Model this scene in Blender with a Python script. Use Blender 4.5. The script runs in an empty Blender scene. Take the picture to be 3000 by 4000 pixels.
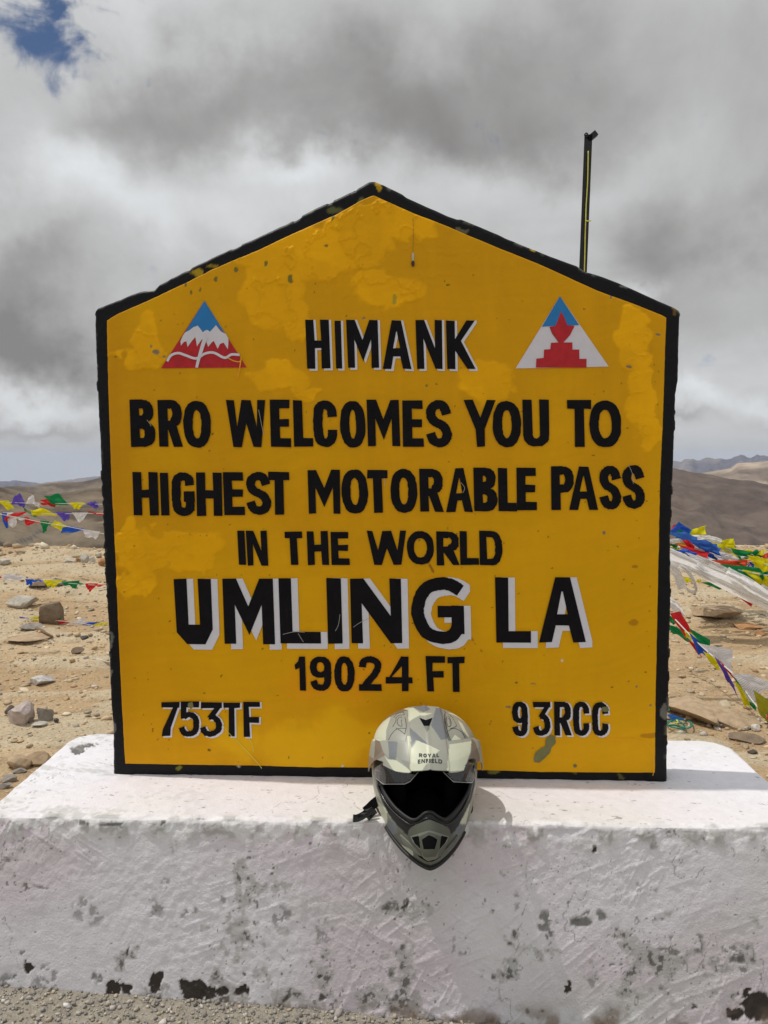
import bpy, math, random
import numpy as np
from mathutils import Vector, Matrix, Euler
from mathutils.bvhtree import BVHTree
from mathutils.geometry import delaunay_2d_cdt
R = math.radians
rng = random.Random(7)
SC = bpy.context.scene
COL = SC.collection

# ------------------------------------------------------------------ camera
CAM = Vector((0.0, -2.15, 1.393))
PITCH, YAW = R(4.0), R(1.8)
FP = 26.0 / 34.6 * 4000.0            # focal length in pixels of the 3000x4000 photograph
cd = bpy.data.cameras.new('camera'); cam = bpy.data.objects.new('camera', cd); COL.objects.link(cam)
cam.location = CAM; cam.rotation_euler = (R(90) - PITCH, 0, YAW)
cd.sensor_fit = 'VERTICAL'; cd.sensor_height = 34.6; cd.sensor_width = 25.95; cd.lens = 26.0
cd.clip_start = 0.05; cd.clip_end = 60000
SC.camera = cam
MC = Euler((R(90) - PITCH, 0, YAW)).to_matrix()

# ------------------------------------------------------------------ sun, sky, exposure
SUN = Vector((-0.40, 0.030, 0.915)).normalized()
sl = bpy.data.lights.new('sun', 'SUN'); so = bpy.data.objects.new('sun', sl); COL.objects.link(so)
sl.energy = 2.0; sl.angle = R(0.7); sl.color = (1.0, 0.95, 0.88)
so.rotation_euler = SUN.to_track_quat('Z', 'Y').to_euler(); so.location = (-6, 0, 12)
SC.view_settings.view_transform = 'Standard'; SC.view_settings.look = 'None'
SC.view_settings.exposure = 0.13; SC.view_settings.gamma = 1.0
SC.view_settings.use_curve_mapping = False

def ray(sx, sy):
    return (MC @ Vector(((sx - 1500) / FP, -(sy - 2000) / FP, -1.0))).normalized()
def PY(sx, sy, Y):
    d = ray(sx, sy); return CAM + d * ((Y - CAM.y) / d.y)
def PZ(sx, sy, z):
    d = ray(sx, sy); return CAM + d * ((z - CAM.z) / d.z)
def proj(P):                         # world points (n,3) -> source pixels (n,2)
    M = np.array(MC); q = (P - np.array(CAM)) @ M
    return np.stack([1500 - q[..., 0] / q[..., 2] * FP, 2000 + q[..., 1] / q[..., 2] * FP], -1)

world = bpy.data.worlds.new('World'); SC.world = world; world.use_nodes = True
def build_world():
    nt = world.node_tree; N = nt.nodes; L = nt.links; N.clear()
    out = N.new('ShaderNodeOutputWorld'); bg = N.new('ShaderNodeBackground'); bg.inputs[1].default_value = 0.1
    sky = N.new('ShaderNodeTexSky'); sky.sky_type = 'NISHITA'; sky.sun_disc = False
    sky.sun_elevation = math.asin(SUN.z); sky.sun_rotation = math.atan2(SUN.x, SUN.y)
    sky.altitude = 5800; sky.air_density = 1.0; sky.dust_density = 0.5
    tc = N.new('ShaderNodeTexCoord'); sep = N.new('ShaderNodeSeparateXYZ'); L.new(tc.outputs['Generated'], sep.inputs[0])
    def m(op, a, b=None, c=None, clamp=False):
        n = N.new('ShaderNodeMath'); n.operation = op; n.use_clamp = clamp
        for i, v in enumerate((a, b, c)):
            if v is None: continue
            if hasattr(v, 'links'): L.new(v, n.inputs[i])
            else: n.inputs[i].default_value = v
        return n.outputs[0]
    X, Y, Z = sep.outputs
    az = m('ARCTAN2', X, Y); el = m('ARCSINE', Z)
    # wobble the two angles so that cloud edges are ragged
    def noise(vec, scale, detail=6, rough=.55, dist=0.0):
        n = N.new('ShaderNodeTexNoise'); n.inputs['Scale'].default_value = scale; n.inputs['Detail'].default_value = detail
        n.inputs['Roughness'].default_value = rough; n.inputs['Distortion'].default_value = dist
        L.new(vec, n.inputs['Vector']); return n.outputs['Fac']
    # flat cloud deck coordinates: direction pressed onto a plane overhead
    zz = m('ADD', m('MAXIMUM', Z, 0.0), 0.16)
    cv = N.new('ShaderNodeCombineXYZ'); L.new(m('DIVIDE', X, zz), cv.inputs[0]); L.new(m('DIVIDE', Y, zz), cv.inputs[1])
    n1 = noise(cv.outputs[0], 1.1, 7, .52); n2 = noise(cv.outputs[0], 3.0, 5, .5, .2)
    n3 = noise(tc.outputs['Generated'], 5.5, 8, .54, .5); n4 = noise(tc.outputs['Generated'], 13.0, 8, .6, .8)
    w1 = m('MULTIPLY', m('SUBTRACT', noise(tc.outputs['Generated'], 4.5, 6, .6), .5), .42)
    azw = m('ADD', az, w1)
    mp = N.new('ShaderNodeMapping'); mp.inputs['Location'].default_value = (3.1, 7.7, 1.3); L.new(tc.outputs['Generated'], mp.inputs[0])
    w2 = m('MULTIPLY', m('SUBTRACT', noise(mp.outputs[0], 5.0, 6, .58), .5), .22)
    elw = m('ADD', el, w2)
    def blob(dx, dy, rx, ry, amp, r=0.0):     # place of a cloud mass given as azimuth / elevation in the sky
        d = ray(dx * 3000 / 1659, dy * 4000 / 2212)
        a0 = math.atan2(d.x, d.y); e0 = math.asin(d.z)
        u = m('DIVIDE', m('SUBTRACT', azw, a0), rx / 1662); v = m('DIVIDE', m('SUBTRACT', elw, e0), ry / 1662)
        q = m('ADD', m('MULTIPLY', u, u), m('MULTIPLY', v, v))
        return m('MULTIPLY', m('POWER', 2.718, m('MULTIPLY', q, -1.0)), amp)
    masses = [(800, 190, 560, 110, -.21), (1030, 310, 260, 60, -.12), (230, 250, 150, 70, -.12), (1250, 120, 300, 120, -.04),
              (30, 640, 210, 120, -.20), (60, 770, 190, 60, -.20), (1500, 520, 170, 90, -.17), (1600, 690, 150, 60, -.08),
              (1350, 520, 120, 50, .04), (620, 335, 190, 40, .19), (330, 430, 230, 70, .13), (60, 360, 130, 130, .14), (420, 50, 170, 60, .12),
              (180, 130, 90, 60, .10), (1250, 410, 180, 60, .05), (1420, 600, 70, 30, .17), (30, 560, 90, 40, .07), (60, 870, 150, 26, .17),
              (1560, 850, 110, 24, .15), (1540, 905, 90, 12, -.10), (830, 420, 260, 50, .07), (1640, 300, 120, 200, -.04), (60, 920, 200, 14, -.10)]
    s = None
    for b in masses:
        o = blob(*b); s = o if s is None else m('ADD', s, o)
    f = m('ADD', s, m('MULTIPLY', m('SUBTRACT', n1, .5), .10))
    f = m('ADD', f, m('MULTIPLY', m('SUBTRACT', n2, .5), .04))
    f = m('ADD', f, m('MULTIPLY', m('SUBTRACT', n3, .5), .24))
    wisps = m('MULTIPLY', m('SUBTRACT', n4, .47), m('MULTIPLY', m('MAXIMUM', m('ADD', f, .05), 0.0), .9)); f = m('ADD', f, wisps)
    # thin cloud is brighter round the sun
    dot = m('ADD', m('ADD', m('MULTIPLY', X, SUN.x), m('MULTIPLY', Y, SUN.y)), m('MULTIPLY', Z, SUN.z))
    glow = m('MULTIPLY', m('POWER', m('MAXIMUM', dot, 0.0), 5.0), 0.42)
    br = m('ADD', m('ADD', m('MULTIPLY', f, 1.12), .50), glow)
    br = m('MAXIMUM', br, .22)
    ramp = N.new('ShaderNodeCombineColor')
    L.new(m('MULTIPLY', br, m('SUBTRACT', 1.045, m('MULTIPLY', br, .11))), ramp.inputs[0]); L.new(br, ramp.inputs[1]); L.new(m('MULTIPLY', br, m('ADD', .965, m('MULTIPLY', br, .08))), ramp.inputs[2])
    sc = N.new('ShaderNodeVectorMath'); sc.operation = 'SCALE'; L.new(ramp.outputs[0], sc.inputs[0]); sc.inputs['Scale'].default_value = 10.0
    # gaps of clear sky
    gap = m('ADD', blob(75, 5, 150, 50, 1.05), blob(25, 125, 80, 45, .82))
    gap = m('ADD', gap, blob(310, 125, 80, 18, .38)); gap = m('ADD', gap, blob(170, 70, 110, 36, .50))
    gap = m('ADD', gap, m('MULTIPLY', m('SUBTRACT', n3, .5), 1.6)); gap = m('ADD', gap, m('MULTIPLY', m('SUBTRACT', n4, .5), 2.6))
    mr = N.new('ShaderNodeMapRange'); mr.interpolation_type = 'SMOOTHSTEP'; L.new(gap, mr.inputs[0]); mr.inputs[1].default_value = .36; mr.inputs[2].default_value = 1.15
    gm = N.new('ShaderNodeMix'); gm.data_type = 'RGBA'; L.new(mr.outputs[0], gm.inputs['Factor']); L.new(sc.outputs[0], gm.inputs['A'])
    sk = N.new('ShaderNodeVectorMath'); sk.operation = 'SCALE'; L.new(sky.outputs[0], sk.inputs[0]); sk.inputs['Scale'].default_value = .85
    L.new(sk.outputs[0], gm.inputs['B'])
    L.new(gm.outputs['Result'], bg.inputs[0]); L.new(bg.outputs[0], out.inputs[0])
build_world()

# ------------------------------------------------------------------ helpers
def tag(o, label=None, cat=None, group=None, kind=None):
    if label: o['label'] = label
    if cat: o['category'] = cat
    if group: o['group'] = group
    if kind: o['kind'] = kind
    return o
def empty(name, loc, label, cat, group=None):
    o = bpy.data.objects.new(name, None); COL.objects.link(o); o.location = loc; o.empty_display_size = .05
    return tag(o, label, cat, group)
def link(name, me, mat=None, parent=None):
    o = bpy.data.objects.new(name, me); COL.objects.link(o)
    if mat is not None and not me.materials: me.materials.append(mat)
    if parent is not None:
        o.parent = parent; o.matrix_parent_inverse = world_of(parent).inverted()
    return o
def world_of(o):
    m = Matrix.LocRotScale(o.location, o.rotation_euler, o.scale)
    if o.parent: m = world_of(o.parent) @ o.matrix_parent_inverse @ m
    return m
def mesh(name, V, F, smooth=True, colors=None, uv=None):
    V = np.asarray(V, dtype=np.float32).reshape(-1, 3)
    me = bpy.data.meshes.new(name)
    if isinstance(F, np.ndarray):
        k = F.shape[1]; n = len(F)
        me.vertices.add(len(V)); me.vertices.foreach_set('co', V.ravel())
        me.loops.add(n * k); me.loops.foreach_set('vertex_index', F.astype(np.int32).ravel())
        me.polygons.add(n); me.polygons.foreach_set('loop_start', np.arange(0, n * k, k, dtype=np.int32))
        me.polygons.foreach_set('loop_total', np.full(n, k, dtype=np.int32))
        me.update(calc_edges=True)
    else:
        me.from_pydata([tuple(map(float, v)) for v in V], [], F)
    if smooth: me.polygons.foreach_set('use_smooth', np.ones(len(me.polygons), dtype=bool))
    if colors is not None:
        a = me.color_attributes.new('Col', 'FLOAT_COLOR', 'POINT')
        c = np.ones((len(V), 4), dtype=np.float32); c[:, :3] = np.asarray(colors).reshape(-1, 3)
        a.data.foreach_set('color', c.ravel())
    if uv is not None:
        l = me.uv_layers.new(name='UVMap'); idx = np.empty(len(me.loops), dtype=np.int32); me.loops.foreach_get('vertex_index', idx)
        l.data.foreach_set('uv', np.asarray(uv, dtype=np.float32).reshape(-1, 2)[idx].ravel())
    me.update(); return me
def gridF(n, m, wrap=False):          # n rows, m columns
    i = np.arange(n - 1)[:, None]; j = np.arange(m if wrap else m - 1)[None, :]; j2 = (j + 1) % m
    return np.stack([i * m + j + 0 * j2, i * m + j2, (i + 1) * m + j2, (i + 1) * m + j + 0 * j2], -1).reshape(-1, 4)
def _h(ix, iy, s):
    h = (ix.astype(np.int64) * 374761393 + iy.astype(np.int64) * 668265263 + s * 974634777) & 0xffffffff
    h = ((h ^ (h >> 13)) * 1274126177) & 0xffffffff
    h = ((h ^ (h >> 15)) * 2246822519) & 0xffffffff
    return ((h ^ (h >> 16)) & 0xffffff) / float(0xffffff)
def vn(x, y, s=0):
    ix = np.floor(x); iy = np.floor(y); fx = x - ix; fy = y - iy
    fx = fx * fx * (3 - 2 * fx); fy = fy * fy * (3 - 2 * fy)
    a = _h(ix, iy, s); b = _h(ix + 1, iy, s); c = _h(ix, iy + 1, s); d = _h(ix + 1, iy + 1, s)
    return (a * (1 - fx) + b * fx) * (1 - fy) + (c * (1 - fx) + d * fx) * fy
def fbm(x, y, o=5, s=0, g=.5):
    t = 0; a = 1; n = 0
    for k in range(o):
        t = t + a * vn(x * 2 ** k + 17.3 * k, y * 2 ** k - 9.1 * k, s + k); n += a; a *= g
    return t / n
def sst(x, a, b):
    t = np.clip((x - a) / (b - a), 0, 1); return t * t * (3 - 2 * t)
def lerp3(A, B, t): return A * (1 - t[..., None]) + np.asarray(B) * t[..., None]
def inpoly(x, y, poly):
    x = np.asarray(x); r = np.zeros(x.shape, bool); n = len(poly)
    for i in range(n):
        x1, y1 = poly[i]; x2, y2 = poly[(i + 1) % n]
        if y1 == y2: continue
        c = ((y1 > y) != (y2 > y)) & (x < (x2 - x1) * (y - y1) / (y2 - y1) + x1)
        r ^= c
    return r
def catmull(pts, n, closed=False):
    P = [np.array(p, float) for p in pts]; m = len(P); out = []
    segs = m if closed else m - 1
    for i in range(segs):
        if closed: a, b, c, d = P[i - 1], P[i], P[(i + 1) % m], P[(i + 2) % m]
        else: a, b, c, d = P[max(i - 1, 0)], P[i], P[i + 1], P[min(i + 2, m - 1)]
        for k in range(n):
            t = k / n
            out.append(.5 * (2 * b + (c - a) * t + (2 * a - 5 * b + 4 * c - d) * t * t + (3 * b - a - 3 * c + d) * t ** 3))
    if not closed: out.append(P[-1])
    return out
def resample(P, n):
    P = np.asarray(P, float); d = np.r_[0, np.cumsum(np.linalg.norm(np.diff(P, axis=0), axis=1))]
    t = np.linspace(0, d[-1], n); return np.stack([np.interp(t, d, P[:, k]) for k in range(P.shape[1])], -1)
def tube_data(pts, r, seg=8, closed=False, flat=1.0):
    P = [Vector(p) for p in pts]; V = []; n = len(P)
    for i, p in enumerate(P):
        if closed: t = P[(i + 1) % n] - P[i - 1]
        else: t = P[min(i + 1, n - 1)] - P[max(i - 1, 0)]
        t.normalize(); up = Vector((0, 0, 1)) if abs(t.z) < .9 else Vector((0, 1, 0))
        a = t.cross(up).normalized(); b = a.cross(t)
        rr = r[i] if isinstance(r, (list, tuple)) else r
        for k in range(seg):
            q = 2 * math.pi * k / seg; V.append(p + a * (math.cos(q) * rr) + b * (math.sin(q) * rr * flat))
    F = [tuple(map(int, f)) for f in gridF(n, seg, True)]
    if closed:
        F += [((n - 1) * seg + k, (n - 1) * seg + (k + 1) % seg, (k + 1) % seg, k) for k in range(seg)]
    else: F += [tuple(range(seg))[::-1], tuple((n - 1) * seg + k for k in range(seg))]
    return V, F
def tube(name, pts, r, mat, parent=None, seg=8, closed=False, flat=1.0):
    V, F = tube_data(pts, r, seg, closed, flat); return link(name, mesh(name, V, F), mat, parent)

# ------------------------------------------------------------------ materials
def mat(name, col=None, rough=.8, var=.12, vscale=8., bump=.3, bscale=120., bdist=.002, spec=.35, extra=None, metal=0., b2=None, coat=0.):
    m_ = bpy.data.materials.new(name); m_.use_nodes = True; nt = m_.node_tree; N = nt.nodes; L = nt.links
    b = N['Principled BSDF']; b.inputs['Roughness'].default_value = rough; b.inputs['Specular IOR Level'].default_value = spec
    b.inputs['Metallic'].default_value = metal; b.inputs['Coat Weight'].default_value = coat
    g = N.new('ShaderNodeNewGeometry')
    def noise(s, d=6, r=.6):
        n = N.new('ShaderNodeTexNoise'); n.inputs['Scale'].default_value = s; n.inputs['Detail'].default_value = d; n.inputs['Roughness'].default_value = r
        L.new(g.outputs['Position'], n.inputs['Vector']); return n.outputs['Fac']
    if col is None:
        a = N.new('ShaderNodeAttribute'); a.attribute_name = 'Col'; c0 = a.outputs['Color']
    else:
        a = N.new('ShaderNodeRGB'); a.outputs[0].default_value = (*col, 1); c0 = a.outputs[0]
    mr = N.new('ShaderNodeMapRange'); L.new(noise(vscale), mr.inputs[0]); mr.inputs[1].default_value = .25; mr.inputs[2].default_value = .75
    mr.inputs[3].default_value = 1 - var; mr.inputs[4].default_value = 1 + var
    sc = N.new('ShaderNodeVectorMath'); sc.operation = 'SCALE'; L.new(c0, sc.inputs[0]); L.new(mr.outputs[0], sc.inputs['Scale'])
    L.new(sc.outputs[0], b.inputs['Base Color'])
    if bump:
        bp = N.new('ShaderNodeBump'); bp.inputs['Strength'].default_value = bump; bp.inputs['Distance'].default_value = bdist
        L.new(noise(bscale, 5, .6), bp.inputs['Height']); last = bp
        if b2:
            bq = N.new('ShaderNodeBump'); bq.inputs['Strength'].default_value = b2[0]; bq.inputs['Distance'].default_value = b2[2]
            L.new(noise(b2[1], 6, .65), bq.inputs['Height']); L.new(bp.outputs[0], bq.inputs['Normal']); last = bq
        L.new(last.outputs[0], b.inputs['Normal'])
    if extra: extra(nt, b, sc, noise)
    return m_
M = {}
M['panel'] = mat('yellow_enamel_paint', None, .5, .05, 6, .35, 160, .0015, .15, b2=(.25, 30, .003))
M['border'] = mat('black_enamel_paint', None, .45, .2, 30, .5, 90, .002, .18, b2=(.3, 25, .004))
M['letter'] = mat('black_lettering_paint', (.006, .005, .007), .5, .35, 25, .35, 160, .0015, .12)
M['lwhite'] = mat('white_lettering_paint', (.72, .70, .74), .45, .05, 40, .35, 160, .0015, .3)
M['eblue'] = mat('blue_emblem_paint', (.02, .20, .50), .42, .08, 40, .3, 160, .0015, .3)
M['ered'] = mat('red_emblem_paint', (.50, .015, .022), .42, .18, 60, .3, 160, .0015, .3)
M['ewhite'] = mat('white_emblem_paint', (.72, .68, .72), .42, .05, 40, .3, 160, .0015, .3)
M['drip'] = mat('yellow_paint_drip', (.85, .40, .01), .4, .1, 40, .1)
M['plinth'] = mat('whitewashed_plaster', None, .75, .06, 35, .55, 170, .003, .25, b2=(.45, 45, .005))
M['ground'] = mat('stony_dirt', None, .95, .28, 55, .8, 70, .012, .1, b2=(.7, 14, .03))
M['hill'] = mat('barren_hill', None, .97, .34, .012, .6, .02, 12, .05, b2=(.6, .15, 2.5))
M['stone'] = mat('loose_stone', None, .9, .2, 60, .5, 150, .003, .15)
def rockm(name, c, v=.3): return mat(name, c, .9, v, 22, .7, 60, .006, .15, b2=(.5, 14, .02))
M['r_pale'] = rockm('pale_rock', (.46, .43, .37)); M['r_brown'] = rockm('brown_rock', (.22, .165, .115)); M['r_tan'] = rockm('tan_rock', (.42, .31, .20))
M['r_grey'] = rockm('grey_rock', (.28, .25, .22)); M['r_pink'] = rockm('pinkish_rock', (.50, .42, .39)); M['r_dark'] = rockm('dark_rock', (.10, .085, .075))
M['r_speck'] = rockm('speckled_rock', (.48, .45, .42), .6); M['r_orange'] = rockm('orange_rock', (.42, .23, .11)); M['r_white'] = rockm('white_rock', (.62, .58, .52))
M['helmet'] = mat('matte_camouflage_paint', None, .40, .03, 60, .05, 900, .0003, .4)
M['hblack'] = mat('black_plastic', (.012, .012, .013), .22, .1, 60, .05, 500, .0005, .45)
M['hrubber'] = mat('black_rubber_trim', (.018, .018, .018), .5, .1, 60, .05, 500, .0005, .4)
M['hliner'] = mat('black_padding', (.006, .006, .007), .95, .2, 60, .2, 500, .001, .1)
M['hgroove'] = mat('dark_panel_gap', (.06, .06, .05), .7, .1, 60, 0)
M['logo'] = mat('dark_grey_print', (.045, .05, .045), .5, .05, 60, 0)
M['iron'] = mat('black_painted_iron', (.012, .012, .012), .5, .4, 40, .3, 200, .001, .4)
M['cord'] = mat('rope_white', (.62, .60, .56), .8, .1, 80, .2, 400, .002)
M['ycord'] = mat('yellow_cord', (.62, .60, .10), .7, .2, 30, .2, 400, .002)
M['gcord'] = mat('green_plastic_cord', (.01, .22, .15), .5, .2, 30, .1, 400, .001)
M['stick'] = mat('bleached_wood', (.55, .50, .42), .8, .2, 40, .3)
M['brownstick'] = mat('brown_wood', (.20, .12, .06), .8, .3, 40, .3)
def cloth(name, col, prints=0.0, trans=.35, rough=.8, alpha=0.0):
    def ex(nt, b, sc, noise):
        N, L = nt.nodes, nt.links
        src = sc.outputs[0]
        if prints:
            uv = N.new('ShaderNodeUVMap'); mp = N.new('ShaderNodeMapping'); mp.inputs['Scale'].default_value = (38, 13, 1); L.new(uv.outputs[0], mp.inputs[0])
            n = N.new('ShaderNodeTexNoise'); n.inputs['Scale'].default_value = 1; n.inputs['Detail'].default_value = 2; L.new(mp.outputs[0], n.inputs['Vector'])
            w = N.new('ShaderNodeTexWave'); w.wave_type = 'BANDS'; w.bands_direction = 'Y'; w.inputs['Scale'].default_value = 4.5; L.new(uv.outputs[0], w.inputs['Vector'])
            mu = N.new('ShaderNodeMath'); mu.operation = 'MULTIPLY'; L.new(n.outputs['Fac'], mu.inputs[0]); L.new(w.outputs['Fac'], mu.inputs[1])
            r = N.new('ShaderNodeMapRange'); L.new(mu.outputs[0], r.inputs[0]); r.inputs[1].default_value = .28; r.inputs[2].default_value = .36; r.inputs[4].default_value = prints
            mx = N.new('ShaderNodeMix'); mx.data_type = 'RGBA'; L.new(r.outputs[0], mx.inputs['Factor']); L.new(src, mx.inputs['A']); mx.inputs['B'].default_value = (.03, .03, .03, 1)
            src = mx.outputs['Result']; L.new(src, b.inputs['Base Color'])
        t = N.new('ShaderNodeBsdfTranslucent'); L.new(src, t.inputs[0])
        ms = N.new('ShaderNodeMixShader'); ms.inputs[0].default_value = trans; L.new(b.outputs[0], ms.inputs[1]); L.new(t.outputs[0], ms.inputs[2])
        res = ms.outputs[0]
        if alpha:
            tr = N.new('ShaderNodeBsdfTransparent'); m2 = N.new('ShaderNodeMixShader'); m2.inputs[0].default_value = alpha
            L.new(res, m2.inputs[1]); L.new(tr.outputs[0], m2.inputs[2]); res = m2.outputs[0]
        L.new(res, N['Material Output'].inputs[0])
    return mat(name, col, rough, .12, 30, .4, 60, .006, .2, extra=ex)
FC = {'blue': cloth('blue_flag_cloth', (.03, .12, .60), .15), 'purple': cloth('violet_flag_cloth', (.14, .09, .50), .15), 'white': cloth('white_flag_cloth', (.86, .84, .86), .35, .45),
      'red': cloth('red_flag_cloth', (.72, .03, .035), .25), 'orange': cloth('orange_red_flag_cloth', (.78, .10, .04), .25), 'green': cloth('green_flag_cloth', (.01, .26, .08), .25),
      'yellow': cloth('yellow_flag_cloth', (.86, .78, .01), .3, .45), 'amber': cloth('amber_flag_cloth', (.78, .38, .05), .25), 'olive': cloth('olive_yellow_flag_cloth', (.45, .42, .02), .6),
      'lblue': cloth('light_blue_flag_cloth', (.06, .19, .62), .2, .5), 'navy': cloth('navy_flag_cloth', (.01, .03, .09), 0),
      'scarf': cloth('white_silk_scarf', (.90, .89, .88), 0, .5, .4, .0)}

# ------------------------------------------------------------------ far hills and mountains (one big sheet)
def curve_px(pts, kx=None):            # crest line in pixels -> tangent of elevation against azimuth
    A = []
    for sx, sy in pts:
        d = ray(sx, sy); A.append((math.atan2(d.x, d.y), d.z / math.hypot(d.x, d.y)))
    A.sort(); return np.array(A)
def build_hills():
    na, nr = 760, 420
    az = np.linspace(R(-75), R(75), na); r = 13.0 * (24000 / 13.0) ** (np.linspace(0, 1, nr) ** 0.62)
    # more rows where the hills face the camera
    r = np.sort(np.r_[np.geomspace(13, 1800, 70), np.linspace(1850, 3400, 170), np.geomspace(3450, 8000, 80), np.linspace(8100, 15500, 100)])
    nr = len(r)
    A, RR = np.meshgrid(az, r); X = np.sin(A) * RR; Y = np.cos(A) * RR
    near = curve_px([(-2500, 1850), (-900, 1880), (-300, 1890), (0, 1904), (20, 1906), (88, 1920), (150, 1931), (190, 1932), (250, 1926), (332, 1910), (394, 1906), (700, 1870), (1500, 1800), (2300, 1790), (2637, 1829), (2713, 1845), (2786, 1854), (2850, 1870), (2897, 1875), (2932, 1876), (2960, 1883), (3000, 1892), (3400, 1930), (4200, 1900), (6000, 1860)])
    mid = curve_px([(-2500, 1880), (0, 1900), (160, 1890), (235, 1882), (300, 1884), (394, 1862), (900, 1840), (2300, 1850), (2700, 1850), (2783, 1838), (2855, 1826), (2880, 1808), (3000, 1800), (3500, 1790), (6000, 1830)])
    far = curve_px([(-2500, 1850), (-500, 1870), (0, 1879), (60, 1875), (160, 1888), (260, 1874), (394, 1858), (900, 1820), (2000, 1800), (2580, 1796), (2637, 1799), (2656, 1802), (2691, 1789), (2726, 1797), (2762, 1785), (2798, 1794), (2817, 1786), (2833, 1794), (2855, 1791), (2890, 1774), (2931, 1788), (2960, 1775), (3000, 1780), (3100, 1790), (3600, 1770), (6000, 1800)])
    def layer(c, R0, slope, back, nzx, amp, seed, cj):
        t = np.interp(A, c[:, 0], c[:, 1])
        Rv = R0 * (1 + .10 * (fbm(A * 5 + seed, A * 0, 3, seed) - .5))
        z = CAM.z + t * Rv
        d = Rv - RR
        nz = fbm(X / nzx, Y / nzx, 6, seed, .5) - .5
        gl = np.abs(fbm(X / (nzx * .45) + 3, Y / (nzx * .45), 5, seed + 9, .5) - .5)
        w = sst(np.abs(d), 0, R0 * .12)
        return z - np.where(d > 0, d * slope, -d * back) + amp * nz * w - amp * .9 * gl * w + cj * (fbm(A * 260, A * 0, 3, seed + 3) - .5)
    z1 = layer(near, 2700, .235, .45, 420, 95, 3, 2)
    z2 = layer(mid, 5600, .22, .40, 700, 120, 13, 6)
    z3 = layer(far, 12500, .25, .6, 1500, 420, 23, 22)
    base = -300 + 30 * (fbm(X / 800, Y / 800, 4, 31) - .5) - 550 * sst(RR, 3600, 8000)
    z = np.maximum.reduce([z1, z2, z3, base])
    # the shoulder of the pass drops into the valley
    drop = -3.5 - (RR - 13) * .62
    z = np.where(RR < 900, np.maximum(base, drop), z); z = np.where((RR < 900), np.maximum(base, drop), z)
    n = fbm(X / 600, Y / 600, 5, 41); n2 = fbm(X / 140, Y / 60, 5, 43)
    c = lerp3(np.broadcast_to(np.array([.200, .165, .130]), X.shape + (3,)), [.27, .235, .19], sst(n, .35, .7))  # low hill tones carry the cloud shadow in their colour
    c = lerp3(c, [.10, .075, .055], sst(n2, .46, .62) * .8); gl_ = np.abs(fbm(X / 120, Y / 55, 5, 57) - .5); c = lerp3(c, [.09, .07, .055], sst(.05 - gl_, 0, .05) * .6); c = lerp3(c, [.30, .26, .20], sst(fbm(X / 260, Y / 90, 5, 47), .52, .68) * .6)
    c = c * np.array([.76, .69, .58]); c = lerp3(c, [.135, .104, .090], sst(X, 200, 900) * .75)
    c = lerp3(c, [.46, .37, .28], sst(RR, 3400, 4200) * sst(X / RR, .28, .36) * sst(n, .30, .6) * .9)
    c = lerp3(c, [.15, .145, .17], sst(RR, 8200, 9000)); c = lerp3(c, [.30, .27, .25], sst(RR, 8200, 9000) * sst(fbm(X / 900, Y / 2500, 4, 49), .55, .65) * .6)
    q = proj(np.stack([X, Y, z], -1)); rd = [(55, 2118), (110, 2098), (160, 2066), (178, 2066), (125, 2104), (95, 2122)]
    c = lerp3(c, [.09, .085, .085], inpoly(q[..., 0], q[..., 1], rd) * (RR < 4000) * .8)
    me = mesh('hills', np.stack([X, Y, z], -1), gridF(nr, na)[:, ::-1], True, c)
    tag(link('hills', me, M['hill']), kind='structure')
build_hills()

# ------------------------------------------------------------------ near ground
def ground_z(x, y):
    x = np.asarray(x, float); y = np.asarray(y, float)
    front = 1 - sst(y, -.1, 1.2)
    z = front * (-.052 * np.clip(x, -2.5, 2.5) + .006)
    b = sst(y, .9, 3.0)
    z = z + b * .10 * (fbm(x / 2.4, y / 2.4, 4, 5) - .5) + (.006 + .026 * b) * (fbm(x * 2.3, y * 4.0, 4, 6) - .5) + (.0035 + .008 * b) * (fbm(x * 16, y * 22, 3, 8) - .5)
    z = z + sst(y, 6, 9) * .16 * (fbm(x * .9, y * .9, 4, 15) - .5); led = fbm(x * .8 + y * .25, y * 2.2 - x * .3, 4, 11)            # flat bedrock ledges breaking the surface
    z = z + sst(led, .53, .56) * .022 * b + sst(led, .62, .64) * .02 * b
    edge = 9.3 + 1.3 * (fbm(x / 3.0, x * 0 + 3, 3, 9) - .5) + .02 * x
    e = np.maximum(0, np.maximum(y - edge, np.abs(x) * .8 - 14)); z = z - .10 * e ** 1.5
    return z
def build_ground():
    t = np.linspace(-1, 1, 620); xs = np.sign(t) * (np.abs(t) * 3.0 + (np.abs(t) ** 3.2) * 37)
    ys = np.r_[-40, -25, -15, -9, -6, -4, -3, -2.4, -2, np.linspace(-1.6, -.2, 60), np.linspace(-.15, .3, 14), .33 + (np.linspace(0, 1, 330) ** 1.5) * 11.5, np.linspace(12.1, 18, 14)]
    X, Y = np.meshgrid(xs, ys); Z = ground_z(X, Y)
    tan = np.array([.455, .32, .185]); n = fbm(X * .9, Y * 1.2, 5, 21); n2 = fbm(X * 7, Y * 9, 4, 22); led = fbm(X * .8 + Y * .25, Y * 2.2 - X * .3, 4, 11)
    c = lerp3(np.broadcast_to(tan, X.shape + (3,)), [.53, .40, .25], sst(n, .35, .65))
    c = lerp3(c, [.34, .24, .14], sst(n2, .50, .70) * .7); c = lerp3(c, [.56, .48, .34], sst(led, .53, .56) * .6)
    g = 1 - sst(Y + .25 * (n2 - .5), -.15, .35)
    c = lerp3(c, [.34, .305, .25], g)
    me = mesh('ground', np.stack([X, Y, Z], -1), gridF(len(ys), len(xs)), True, c)
    tag(link('ground', me, M['ground']), kind='structure')
build_ground()

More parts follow.
